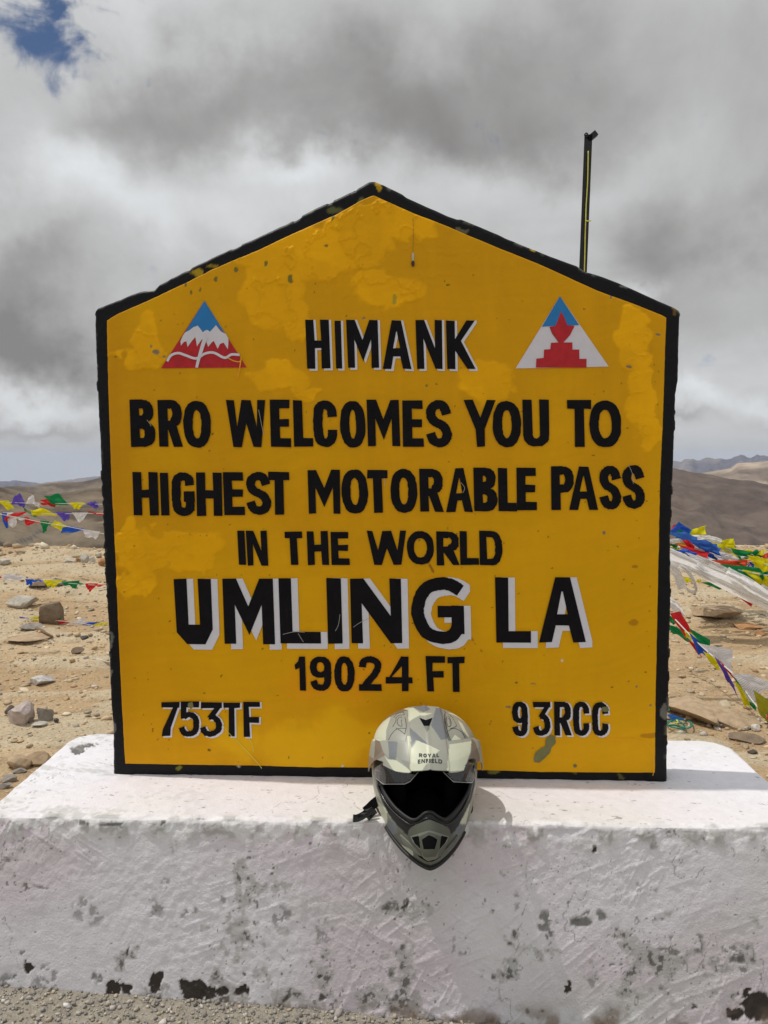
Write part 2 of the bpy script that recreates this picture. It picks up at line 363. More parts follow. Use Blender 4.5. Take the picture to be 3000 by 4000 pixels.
# ------------------------------------------------------------------ stones
ICO_V = None
def ico():
    global ICO_V, ICO_F
    p = (1 + 5 ** .5) / 2
    v = np.array([(-1, p, 0), (1, p, 0), (-1, -p, 0), (1, -p, 0), (0, -1, p), (0, 1, p), (0, -1, -p), (0, 1, -p), (p, 0, -1), (p, 0, 1), (-p, 0, -1), (-p, 0, 1)], float)
    ICO_V = v / np.linalg.norm(v[0])
    ICO_F = np.array([(0, 11, 5), (0, 5, 1), (0, 1, 7), (0, 7, 10), (0, 10, 11), (1, 5, 9), (5, 11, 4), (11, 10, 2), (10, 7, 6), (7, 1, 8), (3, 9, 4), (3, 4, 2), (3, 2, 6), (3, 6, 8), (3, 8, 9), (4, 9, 5), (2, 4, 11), (6, 2, 10), (8, 6, 7), (9, 8, 1)])
ico()
def scatter(name, xs, ys, size, flat, pal, seed, label, cat, sink=.25, m='stone'):
    g = np.random.default_rng(seed); n = len(xs)
    V = ICO_V[None] * (1 + .75 * (g.random((n, 12, 1)) - .5))
    s = size[:, None, None] * np.stack([.7 + .6 * g.random(n), .6 + .5 * g.random(n), flat * (.6 + .8 * g.random(n))], -1)[:, None, :] * .5
    a = g.random(n) * 6.28; b = (g.random(n) - .5) * .7
    V = V * s; ca, sa, cb, sb = np.cos(a)[:, None], np.sin(a)[:, None], np.cos(b)[:, None], np.sin(b)[:, None]
    x, y, z = V[..., 0], V[..., 1], V[..., 2]
    y, z = y * cb - z * sb, y * sb + z * cb; x, y = x * ca - y * sa, x * sa + y * ca
    zc = ground_z(xs, ys) + s[:, 0, 2] * (1 - 2 * sink)
    P = np.stack([x + xs[:, None], y + ys[:, None], z + zc[:, None]], -1)
    F = (ICO_F[None] + 12 * np.arange(n)[:, None, None]).reshape(-1, 3)
    pal = np.array(pal); c = pal[g.integers(0, len(pal), n)] * (.75 + .5 * g.random((n, 1)))
    me = mesh(name, P.reshape(-1, 3), F, False, np.repeat(c, 12, 0))
    return tag(link(name, me, M[m]), label, cat, kind='stuff')
g = np.random.default_rng(3)
n = 21000; xs = g.uniform(-1.75, 1.9, n); ys = -1.0 + .85 * g.random(n) ** .8
scatter('gravel', xs, ys, .0045 + .010 * g.random(n) ** 2.5, .75, [(.40, .37, .31), (.30, .28, .25), (.48, .44, .38), (.24, .23, .22), (.44, .37, .28), (.36, .33, .30)], 4, 'loose grey gravel along the foot of the white plinth', 'gravel', .2)
n = 230; scatter('pebbles', g.uniform(-1.5, 1.6, n), g.uniform(-.8, -.33, n), .014 + .014 * g.random(n) ** 2, .8, [(.58, .53, .48), (.35, .33, .31), (.50, .45, .42), (.62, .60, .57)], 5, 'larger pale pebbles lying on the grey gravel', 'pebbles', .25)
n = 26000; ys = .45 + 10.5 * g.random(n) ** 1.25; xs = g.uniform(-1, 1, n) * (1.2 + .62 * ys)
scatter('small_stones', xs, ys, .007 + .045 * g.random(n) ** 7 + .0022 * ys * g.random(n), .42, [(.52, .40, .26), (.44, .34, .22), (.58, .48, .34), (.36, .30, .23), (.52, .46, .38), (.46, .32, .18), (.52, .40, .26)], 6, 'small loose stones scattered over the sandy ground behind the sign', 'stones', .3)
n = 240; ys = 1 + 9.6 * g.random(n); xs = g.uniform(-1, 1, n) * (1.2 + .60 * ys)
scatter('flat_stones', xs, ys, .035 + .09 * g.random(n) ** 3, .2, [(.52, .41, .26), (.56, .46, .32), (.46, .34, .21), (.52, .46, .36)], 8, 'flat slabs of tan stone strewn over the sandy ground', 'stones', .48)

n = 420; xs = g.uniform(-9, 9, n); ys = 8.2 + 1.6 * g.random(n); xs = xs * 1.0
scatter('crest_stones', xs, ys, .06 + .16 * g.random(n) ** 3, .5, [(.52, .42, .28), (.40, .30, .19), (.55, .48, .36), (.34, .27, .20)], 9, 'jumbled stones along the crest where the ground drops away', 'stones', .3)

def rock_mesh(name, w, d, h, seed, cuts=11, rough=.05, box=False):
    import bmesh
    rg = random.Random(seed); bm = bmesh.new(); bmesh.ops.create_icosphere(bm, subdivisions=4, radius=1.0)
    V = np.array([v.co[:] for v in bm.verts])
    if box: V = V / (np.abs(V).max(1)[:, None] ** .93); V[:, 2] += .12 * V[:, 0]; V[:, 0] *= 1 - .08 * V[:, 2]
    for k in range(cuts):
        nn = np.array([rg.gauss(0, 1), rg.gauss(0, 1), rg.gauss(0, .8)]); nn /= np.linalg.norm(nn); o = rg.uniform(.48, .85) + (.62 if box else 0)
        dd = V @ nn - o; V = V - np.where(dd > 0, dd, 0)[:, None] * nn[None] * .985
    nr = fbm(V[:, 0] * 3 + seed + V[:, 2] * 2, V[:, 1] * 3 - V[:, 2] * 2.3, 4, seed)
    V = V * (1 + rough * 2 * (nr - .5))[:, None]
    V /= np.abs(V).max(0); V = V * np.array([w / 2, d / 2, h / 2])
    for v, c in zip(bm.verts, V): v.co = c
    me = bpy.data.meshes.new(name); bm.to_mesh(me); bm.free()
    try: me.set_sharp_from_angle(angle=R(28))
    except Exception: pass
    for p in me.polygons: p.use_smooth = True
    return me
def rock(sx0, sx1, sy0, sy1, mt, label, seed, hf=1.0, depth=None, cuts=11, tilt=0, group=None, sink=.15, box=False):
    P = PZ((sx0 + sx1) / 2, sy1, 0.0); d = (P - CAM).length
    w = (sx1 - sx0) / FP * d; h = (sy1 - sy0) / FP * d * hf
    gy = P.y + (depth or w) * .35
    o = link('rock', rock_mesh('rock', w, depth or w * .8, h * 1.1, seed, cuts, .05, box), M[mt])
    o.location = (P.x, gy, float(ground_z(P.x, gy)) + h * (.5 - sink)); o.rotation_euler = (0, tilt, rg2.uniform(-.3, .3))
    return tag(o, label, 'rock', group)
rg2 = random.Random(5)
k = .4295
def c3(*a): return (a[0] * k, a[1] * k, 2150 + a[2] * k, 2150 + a[3] * k)
rock(*c3(15, 285, 405, 525), 'r_pale', 'large pale grey rock lying low at the left, left of the upright brown block', 11, .9)
rock(*c3(355, 535, 468, 645), 'r_brown', 'upright squared brown block of rock standing on the sand left of the sign', 12, 1.0, .14, 7, 0, None, .06, True)
rock(*c3(245, 440, 315, 368), 'r_brown', 'long dark brown slab under the lone string of flags at left', 13, 1.0, .16)
rock(*c3(430, 575, 300, 362), 'r_grey', 'grey rock at the right end of the long dark slab', 14)
rock(*c3(250, 450, 1152, 1242), 'r_speck', 'speckled pale wedge shaped rock alone on the open sand left of the sign', 15, .8, .14)
rock(*c3(42, 268, 1428, 1628), 'r_pink', 'pinkish white angular rock propped up in the cluster at lower left', 16, .9, .14, 10, -.5)
rock(*c3(25, 150, 1435, 1535), 'r_dark', 'dark rounded rock behind the pinkish white rock', 17)
rock(*c3(300, 450, 1468, 1592), 'r_grey', 'grey blue rock right of the pinkish white rock', 18)
rock(*c3(488, 532, 1558, 1598), 'r_dark', 'small dark stone at the right end of the rock cluster', 19)
rock(*c3(200, 300, 1555, 1612), 'r_brown', 'low brown stone wedged beside the pinkish white rock', 20)
rock(*c3(262, 400, 1588, 1645), 'r_pale', 'flat pale stone in front of the grey blue rock', 21, .6)
rock(*c3(40, 240, 1855, 2005), 'r_tan', 'bulky tan rock at the left edge near the plinth corner', 22, .9)
rock(*c3(205, 410, 1845, 1975), 'r_tan', 'tan rock touching the left slope of the plinth', 23, .9)
rock(*c3(0, 120, 2040, 2130), 'r_grey', 'grey stone at the left edge below the bulky tan rock', 24, .6)
rock(*c3(90, 210, 1970, 2040), 'r_grey', 'small grey stone between the two tan rocks', 25, .6)
rock(*c3(-20, 80, 2110, 2200), 'r_grey', 'lowest grey stone at the left edge beside the plinth', 26, .6)
rock(*c3(712, 790, 765, 808), 'r_dark', 'small dark stone below the flags that lie on the sand', 27)
rock(*c3(638, 745, 885, 948), 'r_brown', 'small pointed brown stone beyond the white stick', 28)
rock(*c3(120, 345, 680, 755), 'r_grey', 'weathered grey rock in front of the upright brown block', 29, .7)
rock(*c3(-30, 370, 735, 850), 'r_tan', 'broad low outcrop of cream rock sunk in the sand at left', 30, .35)
rock(*c3(684, 730, 98, 152), 'r_orange', 'orange brown stone of the little cairn on the crest at left', 31)
rock(*c3(722, 800, 80, 165), 'r_pale', 'cream boulder in the middle of the little cairn on the crest', 32)
rock(*c3(795, 860, 85, 155), 'r_white', 'whitish stone at the right of the little cairn on the crest', 33)
rock(*c3(868, 960, 118, 192), 'r_orange', 'tan orange boulder on the crest touching the edge of the sign', 34)
rock(*c3(545, 700, 95, 135), 'r_pale', 'low pale slab on the crest left of the cairn', 35)
rock(*c3(-40, 70, 92, 140), 'r_pale', 'pale rounded boulder on the crest at the left edge', 36)
k5 = .2939
def c5(*a): return (2550 + a[0] * k5, 2550 + a[1] * k5, 2350 + a[2] * k5, 2350 + a[3] * k5)
rock(*c5(620, 1270, 50, 275), 'r_tan', 'large tan slab with a dark undercut edge right of the sign', 41, .7, .55, 9)
rock(*c5(240, 640, 120, 230), 'r_tan', 'flat tan slab beside the right edge of the sign', 42, .5)
rock(*c5(1120, 1470, 280, 370), 'r_orange', 'flat orange tan rock at the right below the big slab', 43, .7)
rock(*c5(1380, 1500, 380, 445), 'r_orange', 'small orange rock near the right edge of the view', 44)
rock(*c5(390, 900, 1290, 1660), 'r_tan', 'big rounded tan boulder half sunk behind the right end of the plinth', 45, .62, .5, 12)
rock(*c5(760, 1560, 1400, 1700), 'r_tan', 'long sloping tan boulder right of the half sunk boulder', 46, .5, .4)
rock(*c5(1325, 1440, 1655, 1735), 'r_white', 'white stone in front of the long sloping boulder', 47)
rock(*c5(1220, 1300, 1665, 1722), 'r_pale', 'small pale stone left of the white stone', 48)
rock(*c5(805, 895, 1560, 1622), 'r_brown', 'small reddish brown stone on the half sunk boulder', 49)
rock(*c5(822, 965, 1628, 1692), 'r_grey', 'grey stone in front of the half sunk boulder', 50)
rock(*c5(1290, 1420, 1990, 2040), 'r_dark', 'small dark stone right of the plinth corner', 51)
rock(*c5(1120, 1560, 1740, 1900), 'r_brown', 'low brown rock behind the right corner of the plinth', 52, .4)
# sticks
def gp(sx, sy, up=.0):
    P = PZ(sx, sy, 0.0); z = float(ground_z(P.x, P.y)) + up; return PZ(sx, sy, z)
tag(tube('stick', [gp(352, 2570, .012), gp(380, 2575, .016), gp(430, 2588, .012)], [.006, .008, .006], M['stick']), 'thin white bleached stick lying beside the left edge of the sign', 'stick')
tag(tube('stick', [gp(115, 2440, .03), gp(150, 2458, .03), gp(205, 2486, .02)], [.016, .014, .006], M['brownstick']), 'short brown stick lying near the upright brown block', 'stick')

# ------------------------------------------------------------------ plinth
PZT = .478
def build_plinth():
    a = PZ(271, 2893, PZT); b = PZ(2821, 2888, PZT)
    x0, x1 = a.x, b.x; yf, yb = -.268, float(PZ(1500, 2876, PZT).y)
    print('plinth', x0, x1, yf, yb)
    rc = .085
    # plan loop: front dense from left to right, then right, back, left
    loop = []
    xs = np.linspace(x0 + rc * .3, x1 - rc * .3, 820)
    for x in xs: loop.append((x, yf))
    def arc(cx, cy, a0, a1, n, r):
        return [(cx + r * math.cos(R(t)), cy + r * math.sin(R(t))) for t in np.linspace(a0, a1, n)]
    rf = rc * .3
    loop += arc(x1 - rf, yf + rf, -90, 0, 14, rf)[1:]
    loop += [(x1, y) for y in np.linspace(yf + rf, yb - rc, 50)[1:]]
    loop += arc(x1 - rc, yb - rc, 0, 90, 22, rc)[1:]
    loop += [(x, yb) for x in np.linspace(x1 - rc, x0 + rc, 220)[1:]]
    loop += arc(x0 + rc, yb - rc, 90, 180, 22, rc)[1:]
    loop += [(x0, y) for y in np.linspace(yb - rc, yf + rf, 50)[1:]]
    loop += arc(x0 + rf, yf + rf, 180, 270, 14, rf)[1:-1]
    Lp = np.array(loop); m = len(Lp)
    tg = np.roll(Lp, -1, 0) - np.roll(Lp, 1, 0); tg /= np.linalg.norm(tg, axis=1)[:, None]; nrm = np.stack([tg[:, 1], -tg[:, 0]], -1)
    med = np.stack([np.clip(Lp[:, 0], x0 + .3, x1 - .3), np.full(m, .035)], -1)
    rows = []; re = .010; H = PZT
    for z in np.linspace(-.09, H - re, 165): rows.append(('w', z, 0))
    for t in np.linspace(0, 90, 8)[1:]: rows.append(('e', t, 0))
    for t in np.r_[np.linspace(0, .92, 105)[1:], .96, 1.0]: rows.append(('t', 0, t))
    P = np.zeros((len(rows), m, 3)); NN = np.zeros_like(P); frontw = np.where((np.abs(nrm[:, 1] + 1) < .3), 1., .5)
    arcv = np.zeros(len(rows)); last = -.09
    for i, (kk, q, t) in enumerate(rows):
        if kk == 'w':
            off = (H - q) * .125 * frontw; P[i, :, :2] = Lp + nrm * off[:, None]; P[i, :, 2] = q; NN[i, :, :2] = nrm; arcv[i] = q
        elif kk == 'e':
            c, s = math.cos(R(q)), math.sin(R(q)); P[i, :, :2] = Lp - nrm * (re * (1 - c)); P[i, :, 2] = H - re + re * s
            NN[i, :, :2] = nrm * c; NN[i, :, 2] = s; arcv[i] = H - re + re * R(q)
        else:
            base = Lp - nrm * re; P[i, :, :2] = base * (1 - t) + med * t; P[i, :, 2] = H; NN[i, :, 2] = 1; arcv[i] = H + .3 * t
    X = P[..., 0]; Z = P[..., 2]; Yy = P[..., 1]; U = X + np.where(np.abs(nrm[None, :, 0]) > .7, Yy * 1.3, 0)
    W = np.where(NN[..., 2] > .5, Yy + 5, Z)      # second surface coordinate
    isw = 1 - np.clip(NN[..., 2], 0, 1)
    px = proj(P); cx = px[..., 0]; cy = px[..., 1]
    rel = .0055 * (fbm(U * 3, W * 3, 3, 51) - .5) + .0032 * (fbm(U * 14, W * 14, 4, 52) - .5)
    area = sst(fbm(U * 2.1, W * 2.6, 3, 53), .42, .60)
    rel = rel + (.0009 + .0016 * area * isw) * (fbm(U * 60, W * 60, 4, 54) - .5) * 1.3
    # trowel strokes: noise stretched along two slanting directions
    for ang, sd, th in ((38, 61, .5), (62, 63, .48), (20, 65, .52), (-30, 67, .55)):
        ca, sa = math.cos(R(ang)), math.sin(R(ang)); a_ = U * ca + W * sa; b_ = -U * sa + W * ca
        msk = sst(fbm(U * 2.3 + sd, W * 2.9, 3, sd), th, th + .12)
        st = fbm(a_ * 9, b_ * 150, 3, sd + 1); rel = rel + msk * isw * (.0009 * (st - .5) + .0011 * sst(st, .71, .76))
    lip = np.exp(-((W - PZT + .02) / .035) ** 2) * isw + np.exp(-((W - 5 - yf) / .02) ** 2) * (1 - isw)
    lip = np.clip(lip, 0, 1); crumb = fbm(U * 22, W * 22, 5, 71)
    rel = rel + lip * (.017 * (crumb - .5) + .006 * (fbm(U * 6, W * 6, 3, 72) - .5))
    patchlines = np.abs(fbm(U * 3.2, W * 3.2, 4, 75) - .5)           # flaking edges of old coats of whitewash
    rel = rel + .0014 * sst(patchlines, 0, .006) * sst(.05 - patchlines, 0, .05) * isw * sst(fbm(U * 2.6, W * 2.6, 2, 76), .5, .6)
    foot = sst(.06 - Z, 0, .06) * isw; rel = rel + foot * .012 * (fbm(U * 18, W * 18, 4, 77) - .5)
    P = P + NN * rel[..., None]
    # colour: whitewash, thin worn places, dark damp stains and broken spots
    white = np.array([.78, .755, .785]); C = np.broadcast_to(white, X.shape + (3,)).copy()
    t1 = fbm(U * 1.7, W * 2.2, 4, 81)
    C = lerp3(C, [.70, .63, .665], sst(t1, .45, .68) * isw); C = lerp3(C, [.66, .67, .65], sst(fbm(U * 2.5, W * 3, 4, 82), .48, .7) * isw * .8)
    C = lerp3(C, [.74, .73, .70], (1 - isw) * sst(t1, .4, .6) * .6)
    low = sst(.34 - Z, 0, .34) * isw
    fine = fbm(U * 75, W * 75, 4, 84); mids = fbm(U * 19, W * 19, 5, 85); big = fbm(U * 5, W * 6, 5, 86)
    C = lerp3(C, [.44, .43, .41], sst(mids * .55 + fine * .25 + big * .45 + low * .10, .768, .81) * isw * .7)
    C = lerp3(C, [.12, .115, .105], sst(mids * .5 + fine * .35 + big * .3 + low * .09, .80, .82) * isw * .85)
    C = lerp3(C, [.30, .29, .27], sst(fbm(U * 45 + 3, W * 110, 3, 90), .77, .84) * (1 - isw) * .8)       # hair cracks on top
    crk = np.abs(fbm(U * 5.5 + 7, W * 4.2, 5, 92) - .5); C = lerp3(C, [.22, .20, .18], sst(.0035 - crk, 0, .003) * sst(fbm(U * 2, W * 2, 2, 93), .5, .6) * .75)
    lipc = lip * sst(crumb, .50, .62); C = lerp3(C, [.36, .36, .31], lipc * .6)
    s = .9042
    B6 = [(120, 1025, 22, 26, 1), (485, 1130, 38, 34, 1), (550, 1130, 24, 24, 1), (680, 1100, 22, 38, 1), (830, 1130, 58, 44, 1), (900, 1138, 38, 30, 1), (965, 1142, 28, 20, 1), (1050, 1130, 24, 24, 1),
          (1385, 1150, 20, 18, .8), (1390, 1060, 12, 10, .8), (1245, 1165, 18, 12, .8), (90, 680, 60, 14, .6), (200, 685, 70, 10, .5), (720, 670, 30, 20, .45), (390, 790, 90, 60, .4), (680, 780, 50, 40, .5), (820, 790, 45, 22, .55), (950, 740, 38, 20, .5), (820, 730, 40, 20, .4),
          (1210, 790, 60, 40, .55), (1400, 870, 50, 50, .45), (340, 388, 28, 18, .75), (480, 396, 62, 9, .75), (700, 400, 14, 12, .8), (560, 960, 8, 38, .8), (95, 960, 12, 20, .6), (430, 1070, 22, 22, .6), (545, 1065, 14, 12, .7), (1520, 1020, 24, 14, .6), (20, 1120, 60, 60, .6),
          (200, 1080, 60, 60, .45), (300, 1148, 90, 14, .6), (1440, 1010, 10, 20, .5), (60, 1075, 14, 8, .7), (410, 1055, 8, 16, .7), (520, 1090, 10, 10, .7), (1050, 1068, 9, 8, .8), (1480, 650, 6, 26, .6), (1180, 470, 8, 18, .5)]
    B7 = [(690, 830, 34, 48, .7), (720, 890, 26, 30, .7), (850, 835, 60, 24, .75), (885, 790, 20, 12, .6), (945, 805, 26, 26, .7), (1240, 940, 66, 44, .5), (1365, 930, 36, 46, .6), (1500, 950, 44, 26, .5), (1540, 1010, 44, 50, .55), (1630, 1205, 80, 60, 1), (1520, 1232, 32, 24, .9), (1555, 1150, 20, 20, .9), (795, 1108, 9, 26, .9),
          (905, 510, 12, 10, .9), (433, 730, 10, 36, .6), (200, 650, 22, 12, .5), (95, 765, 12, 22, .8), (40, 765, 40, 18, .5), (990, 1025, 44, 8, .7), (910, 1090, 20, 24, .4), (50, 1170, 24, 10, .6), (575, 740, 20, 50, .45), (520, 610, 30, 20, .4), (1200, 1110, 20, 10, .5), (1330, 1190, 9, 12, .8), (1375, 458, 5, 24, .8), (1180, 500, 20, 30, .4), (1500, 540, 16, 24, .5), (630, 1222, 10, 12, .7), (300, 930, 14, 30, .4), (120, 590, 8, 60, .3), (350, 960, 30, 20, .35), (40, 1060, 22, 26, .4), (1170, 690, 12, 20, .4), (1110, 690, 14, 26, .4), (1010, 1020, 30, 8, .5)]
    jx = (mids - .5) * 46 + (fine - .5) * 34; jy = (fbm(U * 19 + 9, W * 19 - 4, 5, 87) - .5) * 46 + (fbm(U * 75 + 9, W * 75, 3, 88) - .5) * 30
    vis = (NN[..., 1] < -.5) | (NN[..., 2] > .5)
    for (ox, L_) in ((0, B6), (1500, B7)):
        for (bx, by, rx, ry, st) in L_:
            if by < 370 and ox == 0: continue
            rx = rx * .82; ry = ry * (.86 if st > .75 else 1); qx = (cx + jx - (ox + bx * s)) / (rx * s * 1.15); qy = (cy + jy - (2850 + by * s)) / (ry * s * 1.15); q = np.sqrt(qx ** 2 + qy ** 2)
            k_ = sst(1.12 - q, 0, .12 if st > .85 else .5) * vis * isw
            if st < .75: k_ = k_ * sst(fine * .8 + mids * .2, .47, .53)
            dk = np.array([.055, .045, .038]) if st > .75 else np.array([.15, .15, .135])
            C = lerp3(C, dk, k_ * (min(1, st + .1))); P = P - NN * (k_ * .0025 * st)[..., None]
    for (bx, by, rx, ry) in ((335, 90, 30, 18), (375, 75, 24, 8), (400, 66, 22, 5)):                     # broken patch on top at the left
        q = np.sqrt(((cx + jx * .6 - bx * s) / (rx * s * 1.3)) ** 2 + ((cy + jy * .5 - (2850 + by * s)) / (ry * s * 1.3)) ** 2)
        k_ = sst(.85 - q, 0, .12) * (NN[..., 2] > .5); C = lerp3(C, [.11, .10, .09], k_ * .92); P[..., 2] -= k_ * .003
    wear = sst(fbm(U * 9, W * 22, 4, 95) * .6 + fine * .4, .52, .68) * (1 - isw) * sst(-U, .35, .95)
    C = lerp3(C, [.42, .42, .38], wear * .55)
    spk = fbm(U * 130, W * 130, 2, 97); C = lerp3(C, [.16, .15, .14], sst(spk * .7 + big * .3, .735, .76) * isw * .8)
    C = lerp3(C, [.86, .85, .85], lip * sst(fbm(U * 40, W * 30, 3, 98), .5, .6) * .8)
    C = lerp3(C, [.26, .19, .14], foot * sst(mids, .42, .62) * .8)
    me = mesh('plinth', P.reshape(-1, 3), gridF(len(rows), m, True), True, C)
    o = link('plinth', me, M['plinth']); o.location = (0, 0, 0)
    tag(o, 'low whitewashed masonry plinth with dark stains and crumbling front edge, carrying the yellow sign', 'plinth')
    return yf
build_plinth()

# ------------------------------------------------------------------ the sign
OUT_L = [(438, 3022), (437, 2841), (430, 2750), (424, 2632), (422, 2510), (404, 2200), (394, 1899), (376, 1500), (367, 1274), (371, 1215)]
OUT_T = [(371, 1215), (382, 1199), (405, 1190), (544, 1135), (600, 1128), (627, 1104), (759, 1035), (891, 972), (1002, 924), (1113, 872), (1244, 802), (1307, 775), (1404, 726), (1440, 706), (1462, 703), (1500, 718), (1575, 755), (1681, 804), (1749, 834), (1832, 864), (1922, 902), (2027, 947), (2140, 992), (2253, 1034), (2285, 1056), (2351, 1075), (2419, 1102), (2487, 1132), (2570, 1170), (2630, 1196), (2650, 1209), (2659, 1228)]
OUT_R = [(2611, 3060), (2610, 2851), (2616, 2663), (2623, 2417), (2623, 2250), (2625, 2050), (2632, 1876), (2636, 1789), (2639, 1645), (2643, 1543), (2653, 1490), (2656, 1350), (2659, 1228)]
OUT_B = [(438, 3022), (560, 3030), (723, 3033), (994, 3037), (1446, 3042), (1871, 3040), (2133, 3054), (2314, 3058), (2611, 3060)]
IN_L = [(488, 2983), (481, 2875), (471, 2673), (460, 2457), (451, 2200), (434, 1881), (421, 1500), (416, 1253)]
IN_T = [(416, 1253), (461, 1225), (579, 1173), (697, 1118), (835, 1049), (1009, 976), (1147, 910), (1320, 834), (1404, 785), (1452, 763), (1462, 762), (1500, 780), (1538, 797), (1613, 831), (1749, 883), (1801, 906), (1952, 970), (2103, 1030), (2253, 1098), (2329, 1132), (2480, 1188), (2585, 1230), (2604, 1241)]
IN_R = [(2560, 3019), (2563, 2706), (2568, 2489), (2574, 2187), (2581, 1862), (2591, 1645), (2596, 1500), (2604, 1241)]
IN_B = [(488, 2983), (717, 2988), (988, 2991), (1190, 2998), (1440, 3000), (1876, 3009), (2115, 3017), (2560, 3019)]
def onface(pts, Y=0.0): return np.array([PY(x, y, Y)[:] for x, y in pts])[:, [0, 2]]
def coons(Lc, Tc, Rc, Bc, n, m, jit, seed, big=0):
    L_, T_, R_, B_ = [resample(onface(c), k) for c, k in ((Lc, n), (Tc, m), (Rc, n), (Bc, m))]
    def wob(C, sd, sgn):
        t = np.diff(C, axis=0, append=C[-1:] * 2 - C[-2:-1]); t /= (np.linalg.norm(t, axis=1)[:, None] + 1e-9); nn = np.stack([-t[:, 1], t[:, 0]], -1)
        q = C[:, 0] + C[:, 1] * 1.7; w = (fbm(q * 30, q * 0, 5, sd, .6) - .5) * jit * 2 + big * -sst(fbm(q * 17 + 9, q * 0, 4, sd + 5), .64, .72)
        w[0] = w[-1] = 0; return C + nn * (w * sgn)[:, None]
    L_ = wob(L_, seed, -1); T_ = wob(T_, seed + 1, 1); R_ = wob(R_, seed + 2, 1); B_ = wob(B_, seed + 3, -1) if not big else B_
    u = np.linspace(0, 1, m)[None, :, None]; v = np.linspace(0, 1, n)[:, None, None]
    return (1 - v) * B_[None] + v * T_[None] + (1 - u) * L_[:, None] + u * R_[:, None] - ((1 - u) * (1 - v) * B_[0] + u * (1 - v) * B_[-1] + (1 - u) * v * T_[0] + u * v * T_[-1])
def build_sign():
    root = empty('milestone_sign', (0, .045, PZT), 'large yellow gable topped sign board with black border and painted lettering on the plinth', 'sign')
    # slab
    n, m = 420, 420
    G = coons(OUT_L, OUT_T, OUT_R, OUT_B, n, m, .0012, 101, .0032); X = G[..., 0]; Z = G[..., 1]
    ii = np.arange(n)[:, None] * 1.6 / n; jj = np.arange(m)[None] * 1.6 / m
    ds = np.minimum(np.minimum(jj, 1.6 - 1.6 / m - jj), np.minimum(ii + .3, 1.6 - 1.6 / n - ii)); ds = np.maximum(ds, 0)
    r = .013 + .008 * (fbm(X * 11, Z * 11, 3, 111) - .5); rim = np.where(ds < r, r - np.sqrt(np.maximum(r ** 2 - (r - ds) ** 2, 0)), 0)
    Y = .0 + rim + .003 * (fbm(X * 20, Z * 20, 4, 112) - .5) + .0015 * (fbm(X * 90, Z * 90, 3, 113) - .5)
    inner = sst(ds, .05, .07); Y = Y * (1 - inner) + .004 * inner
    C = np.broadcast_to(np.array([.007, .0065, .008]), X.shape + (3,)).copy()
    e = sst(.016 - ds, 0, .016); nz = fbm(X * 34, Z * 34, 4, 121); nz2 = fbm(X * 120, Z * 120, 3, 122)
    C = lerp3(C, [.11, .115, .085], sst(nz, .66, .70) * e * .9); C = lerp3(C, [.16, .16, .14], sst(nz * .6 + nz2 * .4, .66, .71) * e * .5)
    px = proj(np.stack([X, X * 0, Z], -1)); cx, cy = px[..., 0], px[..., 1]
    jx = (nz - .5) * 40; jy = (fbm(X * 34 + 5, Z * 34, 4, 123) - .5) * 40
    for (bx, by, rx, ry, c) in [(768, 1062, 24, 20, (.40, .27, .01)), (830, 1040, 24, 8, (.30, .22, .01)), (1310, 820, 32, 14, (.10, .11, .035)), (1405, 788, 14, 18, (.10, .11, .035)), (1478, 728, 10, 26, (.45, .27, .01)), (1210, 823, 14, 8, (.10, .11, .05)),
                                (585, 1128, 30, 10, (.30, .30, .26)), (700, 3005, 14, 10, (.20, .20, .02)), (930, 2996, 8, 4, (.5, .5, .45)), (1806, 898, 28, 12, (.13, .12, .07)), (1932, 3014, 22, 14, (.17, .17, .03)), (2245, 3020, 14, 8, (.15, .16, .03)), (2428, 3030, 12, 8, (.1, .1, .03)),
                                (2602, 2783, 12, 28, (.16, .15, .13)), (432, 2505, 9, 40, (.13, .13, .11)), (430, 2640, 9, 16, (.13, .13, .11)), (437, 2840, 11, 40, (.13, .13, .12)), (2080, 980, 8, 5, (.4, .25, .01)), (2450, 1122, 26, 6, (.12, .12, .10)), (2640, 1205, 12, 26, (.16, .09, .02)), (2641, 1860, 5, 60, (.14, .12, .07))]:
        q = np.sqrt(((cx + jx - bx) / rx) ** 2 + ((cy + jy - by) / ry) ** 2); C = lerp3(C, c, sst(1.15 - q, 0, .2))
    P = np.stack([X, Y, Z], -1)
    V = list(P.reshape(-1, 3)); F = gridF(n, m); cols = C.reshape(-1, 3)
    # edge of the slab, from the front outline back through its thickness
    idx = np.r_[np.arange(m), np.arange(1, n) * m + m - 1, (n - 1) * m + np.arange(m - 2, -1, -1), np.arange(n - 2, 0, -1) * m]
    bl = P.reshape(-1, 3)[idx]; nb = len(idx); rings = [bl]; cen = bl.mean(0)
    for kq, yy in enumerate((.020, .032, .046, .062, .078, .092)):
        q = bl.copy(); q[:, 1] = yy
        w = .004 * (fbm(q[:, 0] * 18 + q[:, 2] * 11, np.full(nb, yy * 40), 3, 131) - .5) * 2
        dirn = q - cen; dirn[:, 1] = 0; dirn /= np.linalg.norm(dirn, axis=1)[:, None]; q += dirn * w[:, None]; rings.append(q)
    S = np.concatenate(rings[1:]); base = len(V); allV = np.concatenate([P.reshape(-1, 3), S])
    Fs = []
    for kq in range(len(rings) - 1):
        a = idx if kq == 0 else base + (kq - 1) * nb + np.arange(nb); b = base + kq * nb + np.arange(nb)
        Fs.append(np.stack([a, b, np.roll(b, -1), np.roll(a, -1)], -1))
    cs = np.broadcast_to(np.array([.012, .011, .012]), (len(S), 3)).copy(); cn = fbm(S[:, 0] * 30 + S[:, 1] * 20, S[:, 2] * 30, 3, 133); cs[cn > .64] = (.11, .10, .07)
